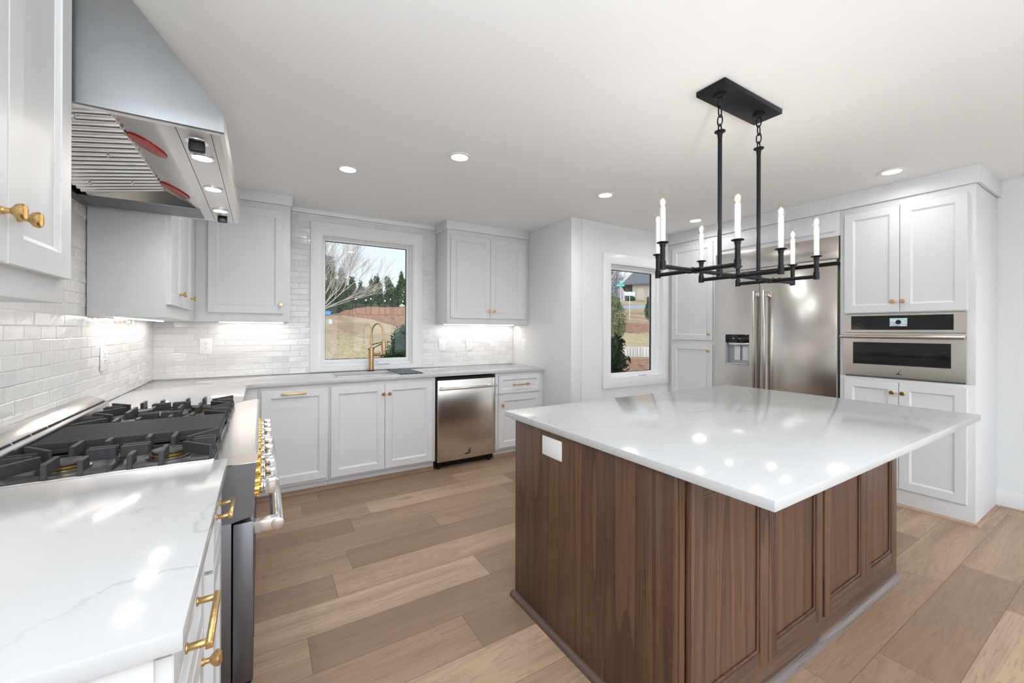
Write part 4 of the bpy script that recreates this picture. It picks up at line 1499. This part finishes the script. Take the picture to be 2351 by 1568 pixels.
def gz(x, y):
    d = x * SY_ + y * CYw
    d = max(d, 0)
    if y < 2.0 and d < 8: return -.20
    z = .1175 * d - .875
    z = max(z, -.20)
    if y > 1:
        k = min(max((.62 - x / y) / .18, 0), 1)         # the lawn behind the sink wall crests and falls away
        if d > 27.5: z -= k * min(d - 27.5, 26) * (.1175 + .17)
    if d > 48: z -= .0475 * (d - 48)
    return z


def at(px, py, d):
    """world point seen at a photo pixel at forward distance d"""
    p = fwd + rv * ((px - 1175.5) / F_PX) - uv * ((py - CY) / F_PX)
    return Vector((p.x * d, p.y * d, p.z * d + CAM_H))


def mat_ground(name, c0, c1, c2, sc=11.0, pw=.44):
    t = NT(name)
    v = t.coords((1, .3, 1))
    f = t.noise(v, sc, 8, .85)
    f = t.math('MINIMUM', t.math('MAXIMUM', t.math('MULTIPLY', t.math('SUBTRACT', f, .36), 3.6), 0.0), 1.0)
    g = t.noise(v, .35, 4, .6, .5)
    c = t.mix(f, c0, c1)
    g = t.math('MINIMUM', t.math('MULTIPLY', t.math('MAXIMUM', t.math('SUBTRACT', g, pw), 0.0), 6.0), .75)
    c = t.mix(g, c, t.mix(f, tuple(q * .6 for q in c2), c2))
    t.set(c, .95, spec=.05)
    return t.m


M['lawn'] = mat_ground('winter_lawn', (.20, .135, .072), (.47, .36, .205), (.27, .155, .09))
M['straw'] = mat_ground('pine_straw', (.10, .045, .026), (.36, .195, .115), (.28, .145, .085), 12.0, .6)
M['road'] = plain('asphalt', (.22, .23, .245), .9, nz=.1, scale=2)
M['bark'] = plain('grey_bark', (.42, .36, .31), .9, nz=.3, scale=20)
M['barkl'] = plain('pale_bark', (.34, .285, .235), .9, nz=.3, scale=20)
M['barkd'] = plain('dark_bark', (.10, .08, .065), .9, nz=.3, scale=20)
M['brick'] = plain('tan_brick', (.36, .30, .225), .9, nz=.2, scale=14)
M['roof'] = plain('dark_shingle', (.095, .09, .095), .9, nz=.25, scale=8)


def mat_leaf(name, c0, c1):
    t = NT(name)
    g = t.n('ShaderNodeNewGeometry')
    c = t.mix(g.outputs['Random Per Island'], c0, c1)
    return t.set(c, .6, spec=.08)


M['pine'] = mat_leaf('pine_needles', (.010, .024, .008), (.060, .098, .028))
M['pine2'] = mat_leaf('blue_pine_needles', (.030, .050, .042), (.075, .105, .085))
M['twig'] = mat_leaf('grey_twigs', (.10, .10, .10), (.36, .37, .38))
M['laurel'] = mat_leaf('glossy_dark_leaves', (.008, .026, .010), (.030, .075, .024))
M['holly'] = mat_leaf('yellow_green_leaves', (.05, .10, .02), (.36, .42, .16))
M['box'] = mat_leaf('dull_green_leaves', (.035, .060, .024), (.085, .125, .055))

# terrain
xs = np.concatenate([np.linspace(-40, -4, 10), np.linspace(-2, 14, 33), np.linspace(16, 110, 40)])
ys = np.concatenate([np.linspace(-14, 3, 8), np.linspace(3.34, 20, 36), np.linspace(21, 110, 50)])
V, Fc = [], []
for y in ys:
    for x in xs:
        V.append((x, y, gz(x, y)))
nx = len(xs)
for j in range(len(ys) - 1):
    for i in range(nx - 1):
        xm, ym = (xs[i] + xs[i + 1]) / 2, (ys[j] + ys[j + 1]) / 2
        if XL - T < xm < XE + T and YF < ym < (YB + T if xm < XR else YW + T): continue
        Fc.append((j * nx + i, j * nx + i + 1, (j + 1) * nx + i + 1, (j + 1) * nx + i))
o = raw('lawn', V, Fc, M['lawn'])
tag(o, 'dry tan winter lawn rising behind the house', 'lawn', kind='structure')


def patch(name, label, poly_px, mat, lift=.05, bumpy=.10, cat='ground', seed=1):
    """a bed of ground cover lying on the slope; outline given as world (x, y)"""
    rnd = random.Random(seed)
    poly = [Vector(p) for p in poly_px]
    cx = sum(p.x for p in poly) / len(poly); cy = sum(p.y for p in poly) / len(poly)
    V, Fc = [], []
    rings = 22
    pts = []
    for i in range(len(poly)):
        a, b_ = poly[i], poly[(i + 1) % len(poly)]
        for k in range(14): pts.append(a.lerp(b_, k / 14))
    n = len(pts)
    for r in range(rings + 1):
        f = 1 - r / rings
        for p in pts:
            x, y = cx + (p.x - cx) * f, cy + (p.y - cy) * f
            h = (1 - f ** 3) * bumpy + rnd.uniform(-.16, .16) * bumpy * (r > 0)
            V.append((x, y, gz(x, y) + lift + h - (.12 if r == 0 else 0)))
    for r in range(rings):
        for i in range(n):
            Fc.append((r * n + i, r * n + (i + 1) % n, (r + 1) * n + (i + 1) % n, (r + 1) * n + i))
    Fc.append([rings * n + i for i in range(n)])
    o = raw(name, V, Fc, mat)
    tag(o, label, cat, kind='stuff')
    return o


patch('pine_straw_bed', 'red-brown pine straw bed on the slope in front of the dark evergreens', [(4.6, 28.4), (4.8, 26.8), (5.4, 24.5), (5.6, 19.0), (9, 14), (16, 18), (15, 31), (4, 33)], M['straw'], .06, .45, 'mulch bed')
patch('pine_straw_bed', 'pine straw bed along the front of the house outside the small window', [(6.3, 5.9), (9.4, 6.4), (11.3, 6.5), (9.5, 7.75), (7.4, 9.05), (5.6, 7.4)], M['straw'], .03, .05, 'mulch bed', 4)
patch('pine_straw_bed', 'strip of pine straw on the slope beyond the small window, across the lawn', [(13.6, 12.2), (15.6, 12.0), (17.6, 13.8), (16.6, 15.6), (13.6, 14.2)], M['straw'], .03, .08, 'mulch bed', 5)


def leaf_cloud(name, blobs, n, size, mat, parent, seed, shell=.55, aspect=1.6):
    """n leaf cards scattered in ellipsoid blobs [(cx,cy,cz,rx,ry,rz)]"""
    rg = np.random.default_rng(seed)
    vol = np.array([b_[3] * b_[4] * b_[5] for b_ in blobs]) ** .67
    pick = rg.choice(len(blobs), n, p=vol / vol.sum())
    B = np.array(blobs)[pick]
    d = rg.normal(size=(n, 3)); d /= np.linalg.norm(d, axis=1)[:, None]
    rad = (shell + (1 - shell) * rg.random(n)) * rg.uniform(.9, 1.08, n)
    P = B[:, :3] + d * B[:, 3:] * rad[:, None]
    a = rg.normal(size=(n, 3)); a += d * .4; a /= np.linalg.norm(a, axis=1)[:, None]
    t = rg.normal(size=(n, 3))
    u = np.cross(a, t); u /= np.linalg.norm(u, axis=1)[:, None]
    v = np.cross(a, u)
    s = size * rg.uniform(.6, 1.3, n)[:, None]
    q = np.stack([P - u * s * aspect, P - v * s * .5, P + u * s * aspect, P + v * s * .5], 1).reshape(-1, 3)
    f = np.arange(n * 4).reshape(n, 4)
    loc = np.array(parent.location) if parent else np.zeros(3)
    return raw(name, (q - loc).tolist(), f.tolist(), mat, parent)


def conifer(x, y, h, r, label, mat, seed, base=None, group='evergreens on the skyline', nleaf=9000, lsize=.12, lasp=1.6):
    z = gz(x, y) if base is None else base
    c = thing('evergreen_tree', label, 'tree', (x, y, z), 0, group)
    rnd = random.Random(seed)
    MB().cyl((x, y, z - .3), (x, y, z + h * .9), .16, 8, .03).build('trunk', M['barkd'], c)
    blobs = []
    k = 9
    for i in range(k):
        f = i / (k - 1)
        rr = r * (1.0 - .72 * f ** 1.4)
        blobs.append((x + rnd.uniform(-.3, .3) * r, y + rnd.uniform(-.3, .3) * r, z + h * (.08 + .84 * f), rr * rnd.uniform(.8, 1.1), rr * rnd.uniform(.8, 1.1), h * .13))
    leaf_cloud('foliage', blobs, nleaf, lsize, mat, c, seed, .35, lasp)


# skyline seen through the sink window
ordn = ['first', 'second', 'third', 'fourth', 'fifth', 'sixth', 'seventh', 'eighth', 'ninth', 'tenth']
for i, (px, py) in enumerate(((741, 588), (764, 604), (787, 622), (809, 640), (831, 650), (852, 646), (873, 637), (894, 639), (915, 630), (938, 625))):
    d = 42 + (i % 3) * 3.2
    p = at(px, 720, d)
    conifer(p.x, p.y, at(px, py, d).z - gz(p.x, p.y), 1.2, ordn[i] + ' dark evergreen from the left in the hedge beyond the lawn', M['pine'], 20 + i)
for i, (px, py) in enumerate(((540, 610), (620, 625), (690, 600), (1010, 628), (1075, 640))):
    d = 44 + (i % 2) * 3.4
    p = at(px, 720, d)
    conifer(p.x, p.y, at(px, py, d).z - gz(p.x, p.y), 1.5, ['first', 'second', 'third', 'fourth', 'fifth', 'sixth'][i] + ' broad evergreen from the left, out of sight beside the hedge', M['pine'], 120 + i, nleaf=3000, lsize=.2)
for i, (x, y, h, l) in enumerate(((5.6, 62, 13.5, 'tall blue-green pine behind the bare tree, at the upper left of the large window'), (10.4, 68, 10.5, 'pale blue-green pine right of the tall one, behind the bare branches'))):
    z = gz(x, y)
    c = thing('pine_tree', l, 'tree', (x, y, z))
    MB().cyl((x, y, z - .3), (x, y, z + h), .25, 8, .06).build('trunk', M['barkd'], c)
    rnd = random.Random(70 + i)
    blobs = [(x + rnd.uniform(-2.6, 2.6), y + rnd.uniform(-1.4, 1.4), z + h * rnd.uniform(.40, 1.0), rnd.uniform(.8, 1.7), rnd.uniform(.8, 1.7), rnd.uniform(.4, .9)) for _ in range(24)]
    leaf_cloud('foliage', blobs, 6000, .11, M['pine2'], c, 80 + i, .2, 2.5)


def bare_tree(x, y, h, label, seed, mat, r0=.11, spread=.55, lean=(0, 0), depth=6, nm='bare_tree', fork=None, z0=None):
    rnd = random.Random(seed)
    z = gz(x, y)
    V, Fc = [], []

    def seg(p, q, ra, rb):
        d = (q - p).normalized(); a = d.orthogonal().normalized(); b_ = d.cross(a)
        k = len(V)
        for c0, rr in ((p, ra), (q, rb)):
            for t in range(4):
                an = PI2 * t
                V.append(tuple(c0 + rr * (math.cos(an) * a + math.sin(an) * b_) - Vector((x, y, z))))
        for t in range(4): Fc.append((k + t, k + (t + 1) % 4, k + 4 + (t + 1) % 4, k + 4 + t))

    def grow(p, d, L, r, lev):
        q = p
        for s in range(3):
            d = (d + Vector((rnd.uniform(-.16, .16), rnd.uniform(-.16, .16), rnd.uniform(-.03, .10)))).normalized()
            q2 = q + d * L / 3
            seg(q, q2, r * (1 - .12 * s), r * (1 - .12 * (s + 1)))
            q = q2
            if lev > 0 and s < 2 and rnd.random() < .75:
                dd = (d + Vector((rnd.uniform(-1, 1), rnd.uniform(-1, 1), rnd.uniform(-.25, .6))) * spread).normalized()
                grow(q, dd, L * rnd.uniform(.55, .75), r * .5, lev - 1)
        if lev > 0:
            for _ in range(2):
                dd = (d + Vector((rnd.uniform(-1, 1), rnd.uniform(-1, 1), rnd.uniform(-.2, .5))) * spread).normalized()
                grow(q, dd, L * rnd.uniform(.6, .8), r * .62, lev - 1)
    c = thing(nm, label, 'tree', (x, y, z))
    base = Vector((x, y, z - .1))
    forks = fork or [Vector((lean[0], lean[1], 1))]
    if z0 is not None:
        seg(base, Vector((x, y, z0)), r0 * 2.2, r0 * 1.6)
        base = Vector((x, y, z0))
    for f in forks:
        grow(base, f.normalized(), h * .36, r0, depth - 1)
    o = raw('branches', V, Fc, mat, c)
    return c


p = at(729, 716, 13)
bare_tree(p.x, p.y, 2.7, 'bare multi-stemmed tree outside the large window, pale branches spreading right', 4, M['barkl'], .024, .50, depth=6, z0=p.z,
          fork=[Vector((.5, .0, 1)), Vector((.25, .2, 1)), Vector((.8, .0, 1.0)), Vector((.9, -.1, .7)), Vector((.1, .1, 1)), Vector((1.0, .1, .45)), Vector((.65, .1, .9)), Vector((-.3, 0, 1))])

# shrub under the sink window
p = at(922, 800, 6.1)
c = thing('garden_shrub', 'glossy dark green shrub at the lower right outside the large window', 'shrub', (p.x, p.y, -.2))
leaf_cloud('foliage', [tuple(at(925, 805, 6.1)) + (.26, .26, .24), tuple(at(905, 822, 6.0)) + (.24, .24, .16), tuple(at(934, 775, 6.2)) + (.22, .22, .22), tuple(at(940, 790, 6.0)) + (.26, .24, .30)], 3800, .021, M['laurel'], c, 5, .55, 1.3)
MB().cyl((p.x, p.y, -.25), (p.x, p.y, 1.0), .025, 8).build('stem', M['barkd'], c)

# small things on the lawn
p = at(751, 723, 26.5); zb = gz(p.x, p.y)
c = thing('blue_bin', 'small blue bin on the lawn at the left edge of the large window', 'bin', (p.x, p.y, zb))
b = MB().prism([(p.x - .19, p.y - .14), (p.x + .19, p.y - .14), (p.x + .21, p.y + .14), (p.x - .21, p.y + .14)], 'z', zb, zb + .22)
b.build('bin_body', plain('blue_plastic', (.02, .16, .55), .4), c, bevel=.02)
MB().box(p.x - .23, p.y - .16, zb + .221, p.x + .23, p.y + .16, zb + .26).build('lid', plain('blue_lid', (.02, .20, .62), .4), c, bevel=.01)
p = at(758, 737, 21); zb = gz(p.x, p.y)
c = thing('utility_marker', 'short grey-blue utility post standing on the lawn near the blue bin', 'post', (p.x, p.y, zb))
MB().box(p.x - .07, p.y - .05, zb, p.x + .09, p.y + .07, zb + .17).build('post', plain('grey_plastic', (.35, .43, .45), .5), c, bevel=.015)
MB().prism([(p.x - .08, zb + .171), (p.x + .10, zb + .171), (p.x + .05, zb + .24), (p.x - .02, zb + .24)], 'y', p.y - .06, p.y + .08).build('cap', plain('grey_cap', (.45, .54, .55), .5), c, bevel=.01)
# parked car beyond the pine straw
p = at(785, 722, 34); zb = gz(p.x, p.y)
c = thing('parked_car', 'dark parked car half hidden behind the crest of the lawn, left of the pine straw', 'car', (p.x, p.y, zb))
dk = plain('dark_blue_car_paint', (.012, .016, .030), .15, .3)
MB().prism([(p.x - .86, zb + .30), (p.x + .86, zb + .30), (p.x + .88, zb + .85), (p.x + .74, zb + .95), (p.x + .56, zb + 1.40), (p.x - .56, zb + 1.40), (p.x - .74, zb + .95), (p.x - .88, zb + .85)], 'y', p.y - .2, p.y + 3.9).build('car_body', dk, c, bevel=.08)
MB().prism([(p.x - .66, zb + .97), (p.x + .66, zb + .97), (p.x + .52, zb + 1.33), (p.x - .52, zb + 1.33)], 'y', p.y - .23, p.y - .205).build('rear_window', M['blackglass'], c)
for xx in (-.74, .74):
    for yy in (.5, 3.1): MB().cyl((p.x + xx - .1, p.y + yy, zb + .31), (p.x + xx + .1, p.y + yy, zb + .31), .31, 18).build('wheel', M['rubber'], c)
p = at(923, 711, 26.5); zb = p.z + .08
c = thing('garden_urn', 'pale green garden urn on the pine straw at the right edge of the large window', 'urn', (p.x, p.y, zb))
MB().lathe([(.20, -.06), (.20, .0), (.17, .02)], (p.x, p.y, zb)).build('plinth', plain('urn_brick', (.50, .33, .24), .8), c)
MB().lathe([(.07, .021), (.07, .07), (.15, .12), (.19, .19), (.11, .22), (.05, .27), (0, .28)], (p.x, p.y, zb)).build('urn', plain('pale_green_stone', (.45, .55, .36), .7), c)

# ---- outside the small window
p = at(1402, 760, 6.4)
c = thing('tall_shrub', 'tall clipped shrub with yellow-green leaves at the left outside the small window', 'shrub', (p.x, p.y, gz(p.x, p.y)))
pb = [tuple(at(1404, 735, 6.4)) + (.24, .24, .34), tuple(at(1400, 700, 6.45)) + (.18, .2, .18), tuple(at(1398, 755, 6.4)) + (.26, .24, .26)]
leaf_cloud('foliage', pb, 9000, .0115, M['holly'], c, 9, .72, 1.1)
q = at(1402, 760, 6.4)
MB().cyl((p.x, p.y, gz(p.x, p.y) - .1), (p.x, p.y, 1.3), .02, 8).build('stem', M['barkd'], c)
p = at(1404, 830, 5.4)
c = thing('broadleaf_shrub', 'dark drooping broad-leaved shrub below the yellow-green one, outside the small window', 'shrub', (p.x, p.y, gz(p.x, p.y)))
pb = [tuple(at(1403, 800, 5.3)) + (.19, .19, .18), tuple(at(1408, 835, 5.2)) + (.20, .2, .16), tuple(at(1400, 860, 5.3)) + (.22, .2, .16)]
leaf_cloud('foliage', pb, 1100, .036, M['laurel'], c, 12, .3, 1.7)
MB().cyl((p.x, p.y, gz(p.x, p.y) - .1), (p.x, p.y, .9), .02, 8).build('stem', M['barkd'], c)
p = at(1492, 715, 17)
c = thing('round_shrub', 'rounded green shrub at the right edge of the small window', 'shrub', (p.x, p.y, gz(p.x, p.y)))
leaf_cloud('foliage', [tuple(at(1491, 714, 17)) + (.20, .20, .47), tuple(at(1492, 690, 17)) + (.14, .14, .21)], 1800, .03, M['box'], c, 14, .5, 1.2)
MB().cyl((p.x, p.y, gz(p.x, p.y) - .05), (p.x, p.y, p.z), .03, 8).build('stem', M['barkd'], c)
# low brick edging
A, B = at(1425, 806, 12.2), at(1530, 806, 12.2)
dv = (B - A); dv.z = 0; dv.normalize(); pv = Vector((-dv.y, dv.x, 0)) * .15
t = NT('brick_edging_blocks')
bt = t.n('ShaderNodeTexBrick')
bt.inputs['Color1'].default_value = (.42, .36, .30, 1); bt.inputs['Color2'].default_value = (.50, .44, .37, 1); bt.inputs['Mortar'].default_value = (.22, .19, .17, 1)
bt.inputs['Scale'].default_value = 5.0
t.l(t.coords((1, 1, 1), 'Generated'), bt.inputs['Vector'])
t.set(bt.outputs[0], .9)
zb = at(1460, 812, 12.2).z
b = MB()
qs = [A + pv, A - pv, B - pv, B + pv]
b.prism([(q_.x, q_.y) for q_ in qs], 'z', zb - .25, zb + .20)
tag(b.build('garden_edging', t.m, None, bevel=.01), 'low tan brick garden edging outside the small window', 'wall')
# sloping road
A, B, C_, D_ = at(1380, 716, 33), at(1560, 690, 36), at(1560, 683, 39), at(1380, 711, 37)
V = []
for P_ in (A, B, C_, D_): V.append((P_.x, P_.y, gz(P_.x, P_.y) + .06))
V += [(v_[0], v_[1], v_[2] - .3) for v_ in V]
o = raw('road', V, [(0, 1, 2, 3), (0, 4, 5, 1), (1, 5, 6, 2), (2, 6, 7, 3), (3, 7, 4, 0)], M['road'])
tag(o, 'grey road crossing the slope beyond the small window', 'road', kind='structure')


# house across the road
def house():
    d = 66
    o0 = at(1437, 690, d)
    zb = gz(o0.x, o0.y) - .4
    ex = rv.copy(); ex.z = 0; ex.normalize()
    ey = fwd.copy(); ey.z = 0; ey.normalize()
    ex = (ex * math.cos(.30) - ey * math.sin(.30)).normalized()   # turned a little to the viewer
    ey = Vector((-ex.y, ex.x, 0))
    c = thing('neighbour_house', 'tan brick house with a steep dark roof across the road, through the small window', 'house', tuple(o0.xy) + (zb,))

    def W_(u, v, z): return o0 * 1 + ex * u + ey * v + Vector((0, 0, z - o0.z))
    H = 3.3
    Z0, Z1 = zb, zb + H

    def boxw(b, u0, v0, z0, u1, v1, z1):
        v = [b.bm.verts.new(W_(*p_)) for p_ in ((u0, v0, z0), (u1, v0, z0), (u1, v1, z0), (u0, v1, z0), (u0, v0, z1), (u1, v0, z1), (u1, v1, z1), (u0, v1, z1))]
        for f in ((0, 3, 2, 1), (4, 5, 6, 7), (0, 1, 5, 4), (1, 2, 6, 5), (2, 3, 7, 6), (3, 0, 4, 7)): b.bm.faces.new([v[i] for i in f])
    b = MB(); boxw(b, 1.0, 0, Z0, 14, 9, Z1); b.build('house_wall', M['brick'], c)
    b = MB(); boxw(b, -.2, 1.0, Z0, .98, 8, Z1 - .3); b.build('porch_wall', M['barkd'], c)
    # gable roof, ridge along u
    b = MB()
    pr = [(-.6, -.7, Z1 - .15), (15, -.7, Z1 - .15), (15, 4.5, Z1 + 4.4), (3.2, 4.5, Z1 + 4.4), (-.6, 9.7, Z1 - .15), (15, 9.7, Z1 - .15)]
    vt = [b.bm.verts.new(W_(*q)) for q in pr]; vb = [b.bm.verts.new(W_(q[0], q[1], q[2] - .22)) for q in pr]
    for f in ((0, 1, 2, 3), (3, 2, 5, 4), (0, 3, 4)):
        b.bm.faces.new([vt[i] for i in f]); b.bm.faces.new([vb[i] for i in f][::-1])
    for i, j in ((0, 1), (1, 2), (2, 5), (5, 4), (4, 0)): b.bm.faces.new((vt[i], vb[i], vb[j], vt[j]))
    rf = b.build('roof', M['roof'], c, smooth=False)
    # pale rake board on the left slope
    b = MB()
    for (qa, qb) in (((-.65, -.75, Z1 - .12), (3.15, 4.45, Z1 + 4.45)),):
        vs2 = [b.bm.verts.new(W_(*qa)), b.bm.verts.new(W_(*qb)), b.bm.verts.new(W_(qb[0], qb[1], qb[2] - .35)), b.bm.verts.new(W_(qa[0], qa[1], qa[2] - .35))]
        vs3 = [b.bm.verts.new(v_.co - ex * .2) for v_ in vs2]
        b.bm.faces.new(vs2); b.bm.faces.new(vs3[::-1])
        for i in range(4): b.bm.faces.new((vs2[i], vs3[i], vs3[(i + 1) % 4], vs2[(i + 1) % 4]))
    b.build('rake_board', plain('cream_fascia', (.36, .32, .25), .7), rf)
    for u in (1.7, 3.3, 6.2):
        b = MB()
        prof = [(u, Z0 + .5), (u + 1.1, Z0 + .5), (u + 1.1, Z0 + 2.0)] + [(u + .55 + .55 * math.cos(t), Z0 + 2.0 + .5 * math.sin(t)) for t in [math.pi * k / 8 for k in range(1, 8)]] + [(u, Z0 + 2.0)]
        lo = [b.bm.verts.new(W_(q[0], -.02, q[1])) for q in prof]; hi = [b.bm.verts.new(W_(q[0], -.06, q[1])) for q in prof]
        b.bm.faces.new(lo); b.bm.faces.new(hi)
        for i in range(len(prof)): b.bm.faces.new((lo[i], hi[i], hi[(i + 1) % len(prof)], lo[(i + 1) % len(prof)]))
        b.build('arched_panel', plain('pale_panel', (.40, .33, .26), .8), c)
    for i, (u, r_) in enumerate(((.9, .55), (4.6, .8))):
        pp = W_(u, -1.6, Z0 + .55)
        s = thing('foundation_shrub', ['low dark shrub before the porch of the house across the road', 'round clipped shrub before the brick wall of the house across the road'][i], 'shrub', tuple(pp))
        leaf_cloud('foliage', [tuple(pp) + (r_ * 1.2, r_, r_)], 900, .09, M['box'], s, 30 + i, .6, 1.2)


house()
# white sign on a post
p = at(1445.5, 735, 24); zb = gz(p.x, p.y); zt = at(1445.5, 669, 24).z
ex = Vector((rv.x, rv.y, 0)).normalized(); ey = Vector((fwd.x, fwd.y, 0)).normalized()


def plateq(b, cc, hw, hh, th=.01, exx=None):
    exx = exx or ex
    n_ = Vector((-exx.y, exx.x, 0)) * th
    ps = [cc - exx * hw - Vector((0, 0, hh)), cc + exx * hw - Vector((0, 0, hh)), cc + exx * hw + Vector((0, 0, hh)), cc - exx * hw + Vector((0, 0, hh))]
    lo = [b.bm.verts.new(q) for q in ps]; hi = [b.bm.verts.new(q + n_) for q in ps]
    b.bm.faces.new(lo); b.bm.faces.new(hi)
    for i in range(4): b.bm.faces.new((lo[i], hi[i], hi[(i + 1) % 4], lo[(i + 1) % 4]))
    return b


c = thing('sign_post', 'blank white sign on a thin metal post standing on the lawn', 'sign', (p.x, p.y, zb))
MB().cyl((p.x, p.y, zb - .1), (p.x, p.y, zt), .022, 8).build('post', plain('galvanised', (.42, .46, .47), .5, .5), c)
plateq(MB(), Vector((p.x, p.y, at(1445, 674.5, 24).z)) - ey * .03, .30, .115).build('sign_panel', plain('white_sign', (.42, .45, .47), .5), c)
# green street name sign
p = at(1424, 655, 26); zb = gz(p.x, p.y)
c = thing('street_sign', 'green street name sign on a pole above the yellow-green shrub', 'sign', (p.x, p.y, zb))
MB().cyl((p.x, p.y, zb - .1), (p.x, p.y, p.z + .22), .025, 8).build('pole', plain('galvanised_pole', (.35, .38, .39), .5, .5), c)
grn = plain('street_sign_green', (.0, .26, .21), .5)
cc = Vector((p.x, p.y, p.z)) - ey * .04
sg = plateq(MB(), cc, .27, .075).build('name_blade', grn, c)
ex2 = (ex * .55 + ey * .83).normalized()
plateq(MB(), cc + Vector((0, 0, .20)) + ex * .06, .27, .075, .01, ex2).build('name_blade', plain('street_sign_green_pale', (.10, .36, .33), .5), c)
cu = bpy.data.curves.new('name_text', 'FONT')
cu.body = 'Depone  Ct'
cu.size = .088
cu.align_x = 'CENTER'; cu.align_y = 'CENTER'
to = bpy.data.objects.new('name_text_source', cu)
COL.objects.link(to)
dg = bpy.context.evaluated_depsgraph_get()
me = bpy.data.meshes.new_from_object(to.evaluated_get(dg))
bpy.data.objects.remove(to)
rot = Matrix(((ex.x, 0, -ey.x, 0), (ex.y, 0, -ey.y, 0), (0, 1, 0, 0), (0, 0, 0, 1)))
me.transform(Matrix.Translation(cc - ey * .004 - Vector((p.x, p.y, zb))) @ rot)
me.materials.clear(); me.materials.append(plain('sign_white_letters', (.75, .9, .88), .5))
o = bpy.data.objects.new('lettering', me); COL.objects.link(o); o.parent = sg
# pink garden flag
p = at(1423, 680, 30); zb = gz(p.x, p.y)
c = thing('garden_flag', 'pale pink flag hanging below the green street sign', 'flag', (p.x, p.y, zb))
MB().cyl((p.x - .16, p.y, zb - .1), (p.x + .0, p.y, at(1423, 663, 30).z), .012, 6).build('flag_pole', M['barkd'], c)
b = MB()
rows = []
for j in range(9):
    z = at(1423, 663 + j * 4.2, 30).z
    hw = .10 + .03 * math.sin(j * .8)
    rows.append([b.bm.verts.new(Vector((p.x, p.y, z)) + ex * (hw * u) + ey * (.05 * math.sin(3 * u + j * .7))) for u in (-1, -.5, 0, .5, 1)])
for A_, B_ in zip(rows[:-1], rows[1:]):
    for k in range(4): b.bm.faces.new((A_[k], A_[k + 1], B_[k + 1], B_[k]))
r = bmesh.ops.solidify(b.bm, geom=b.bm.faces[:], thickness=.01)
b.build('flag_cloth', plain('pink_cloth', (.60, .40, .48), .8, nz=.3, scale=6), c)
# trees behind the house
for i, (px, d, h) in enumerate(((1396, 80, 14), (1430, 100, 17), (1470, 120, 17))):
    p = at(px, 690, d)
    bare_tree(p.x, p.y, h, ['grey bare tree at the left of the small window, behind the street sign', 'grey bare tree behind the roof of the house, middle of three', 'grey bare tree right of the others behind the steep roof'][i], 40 + i, M['bark'], .20, .5, depth=6, nm='bare_tree')
p = at(1464, 690, 128)
conifer(p.x, p.y, 22, 3.2, 'dark evergreen rising behind the steep roof of the house', M['pine2'], 61, group=None, nleaf=7000, lsize=.16)
for i, (px, dd) in enumerate(((1388, 118), (1416, 140))):
    p = at(px, 690, dd)
    conifer(p.x, p.y, 17 + i * 5, 3.0 + i * 1.2, ['tall grey leafless tree at the far left of the small window', 'tall grey leafless tree behind the green street sign'][i], M['twig'], 63 + i, group=None, nleaf=7000, lsize=.09, lasp=7)
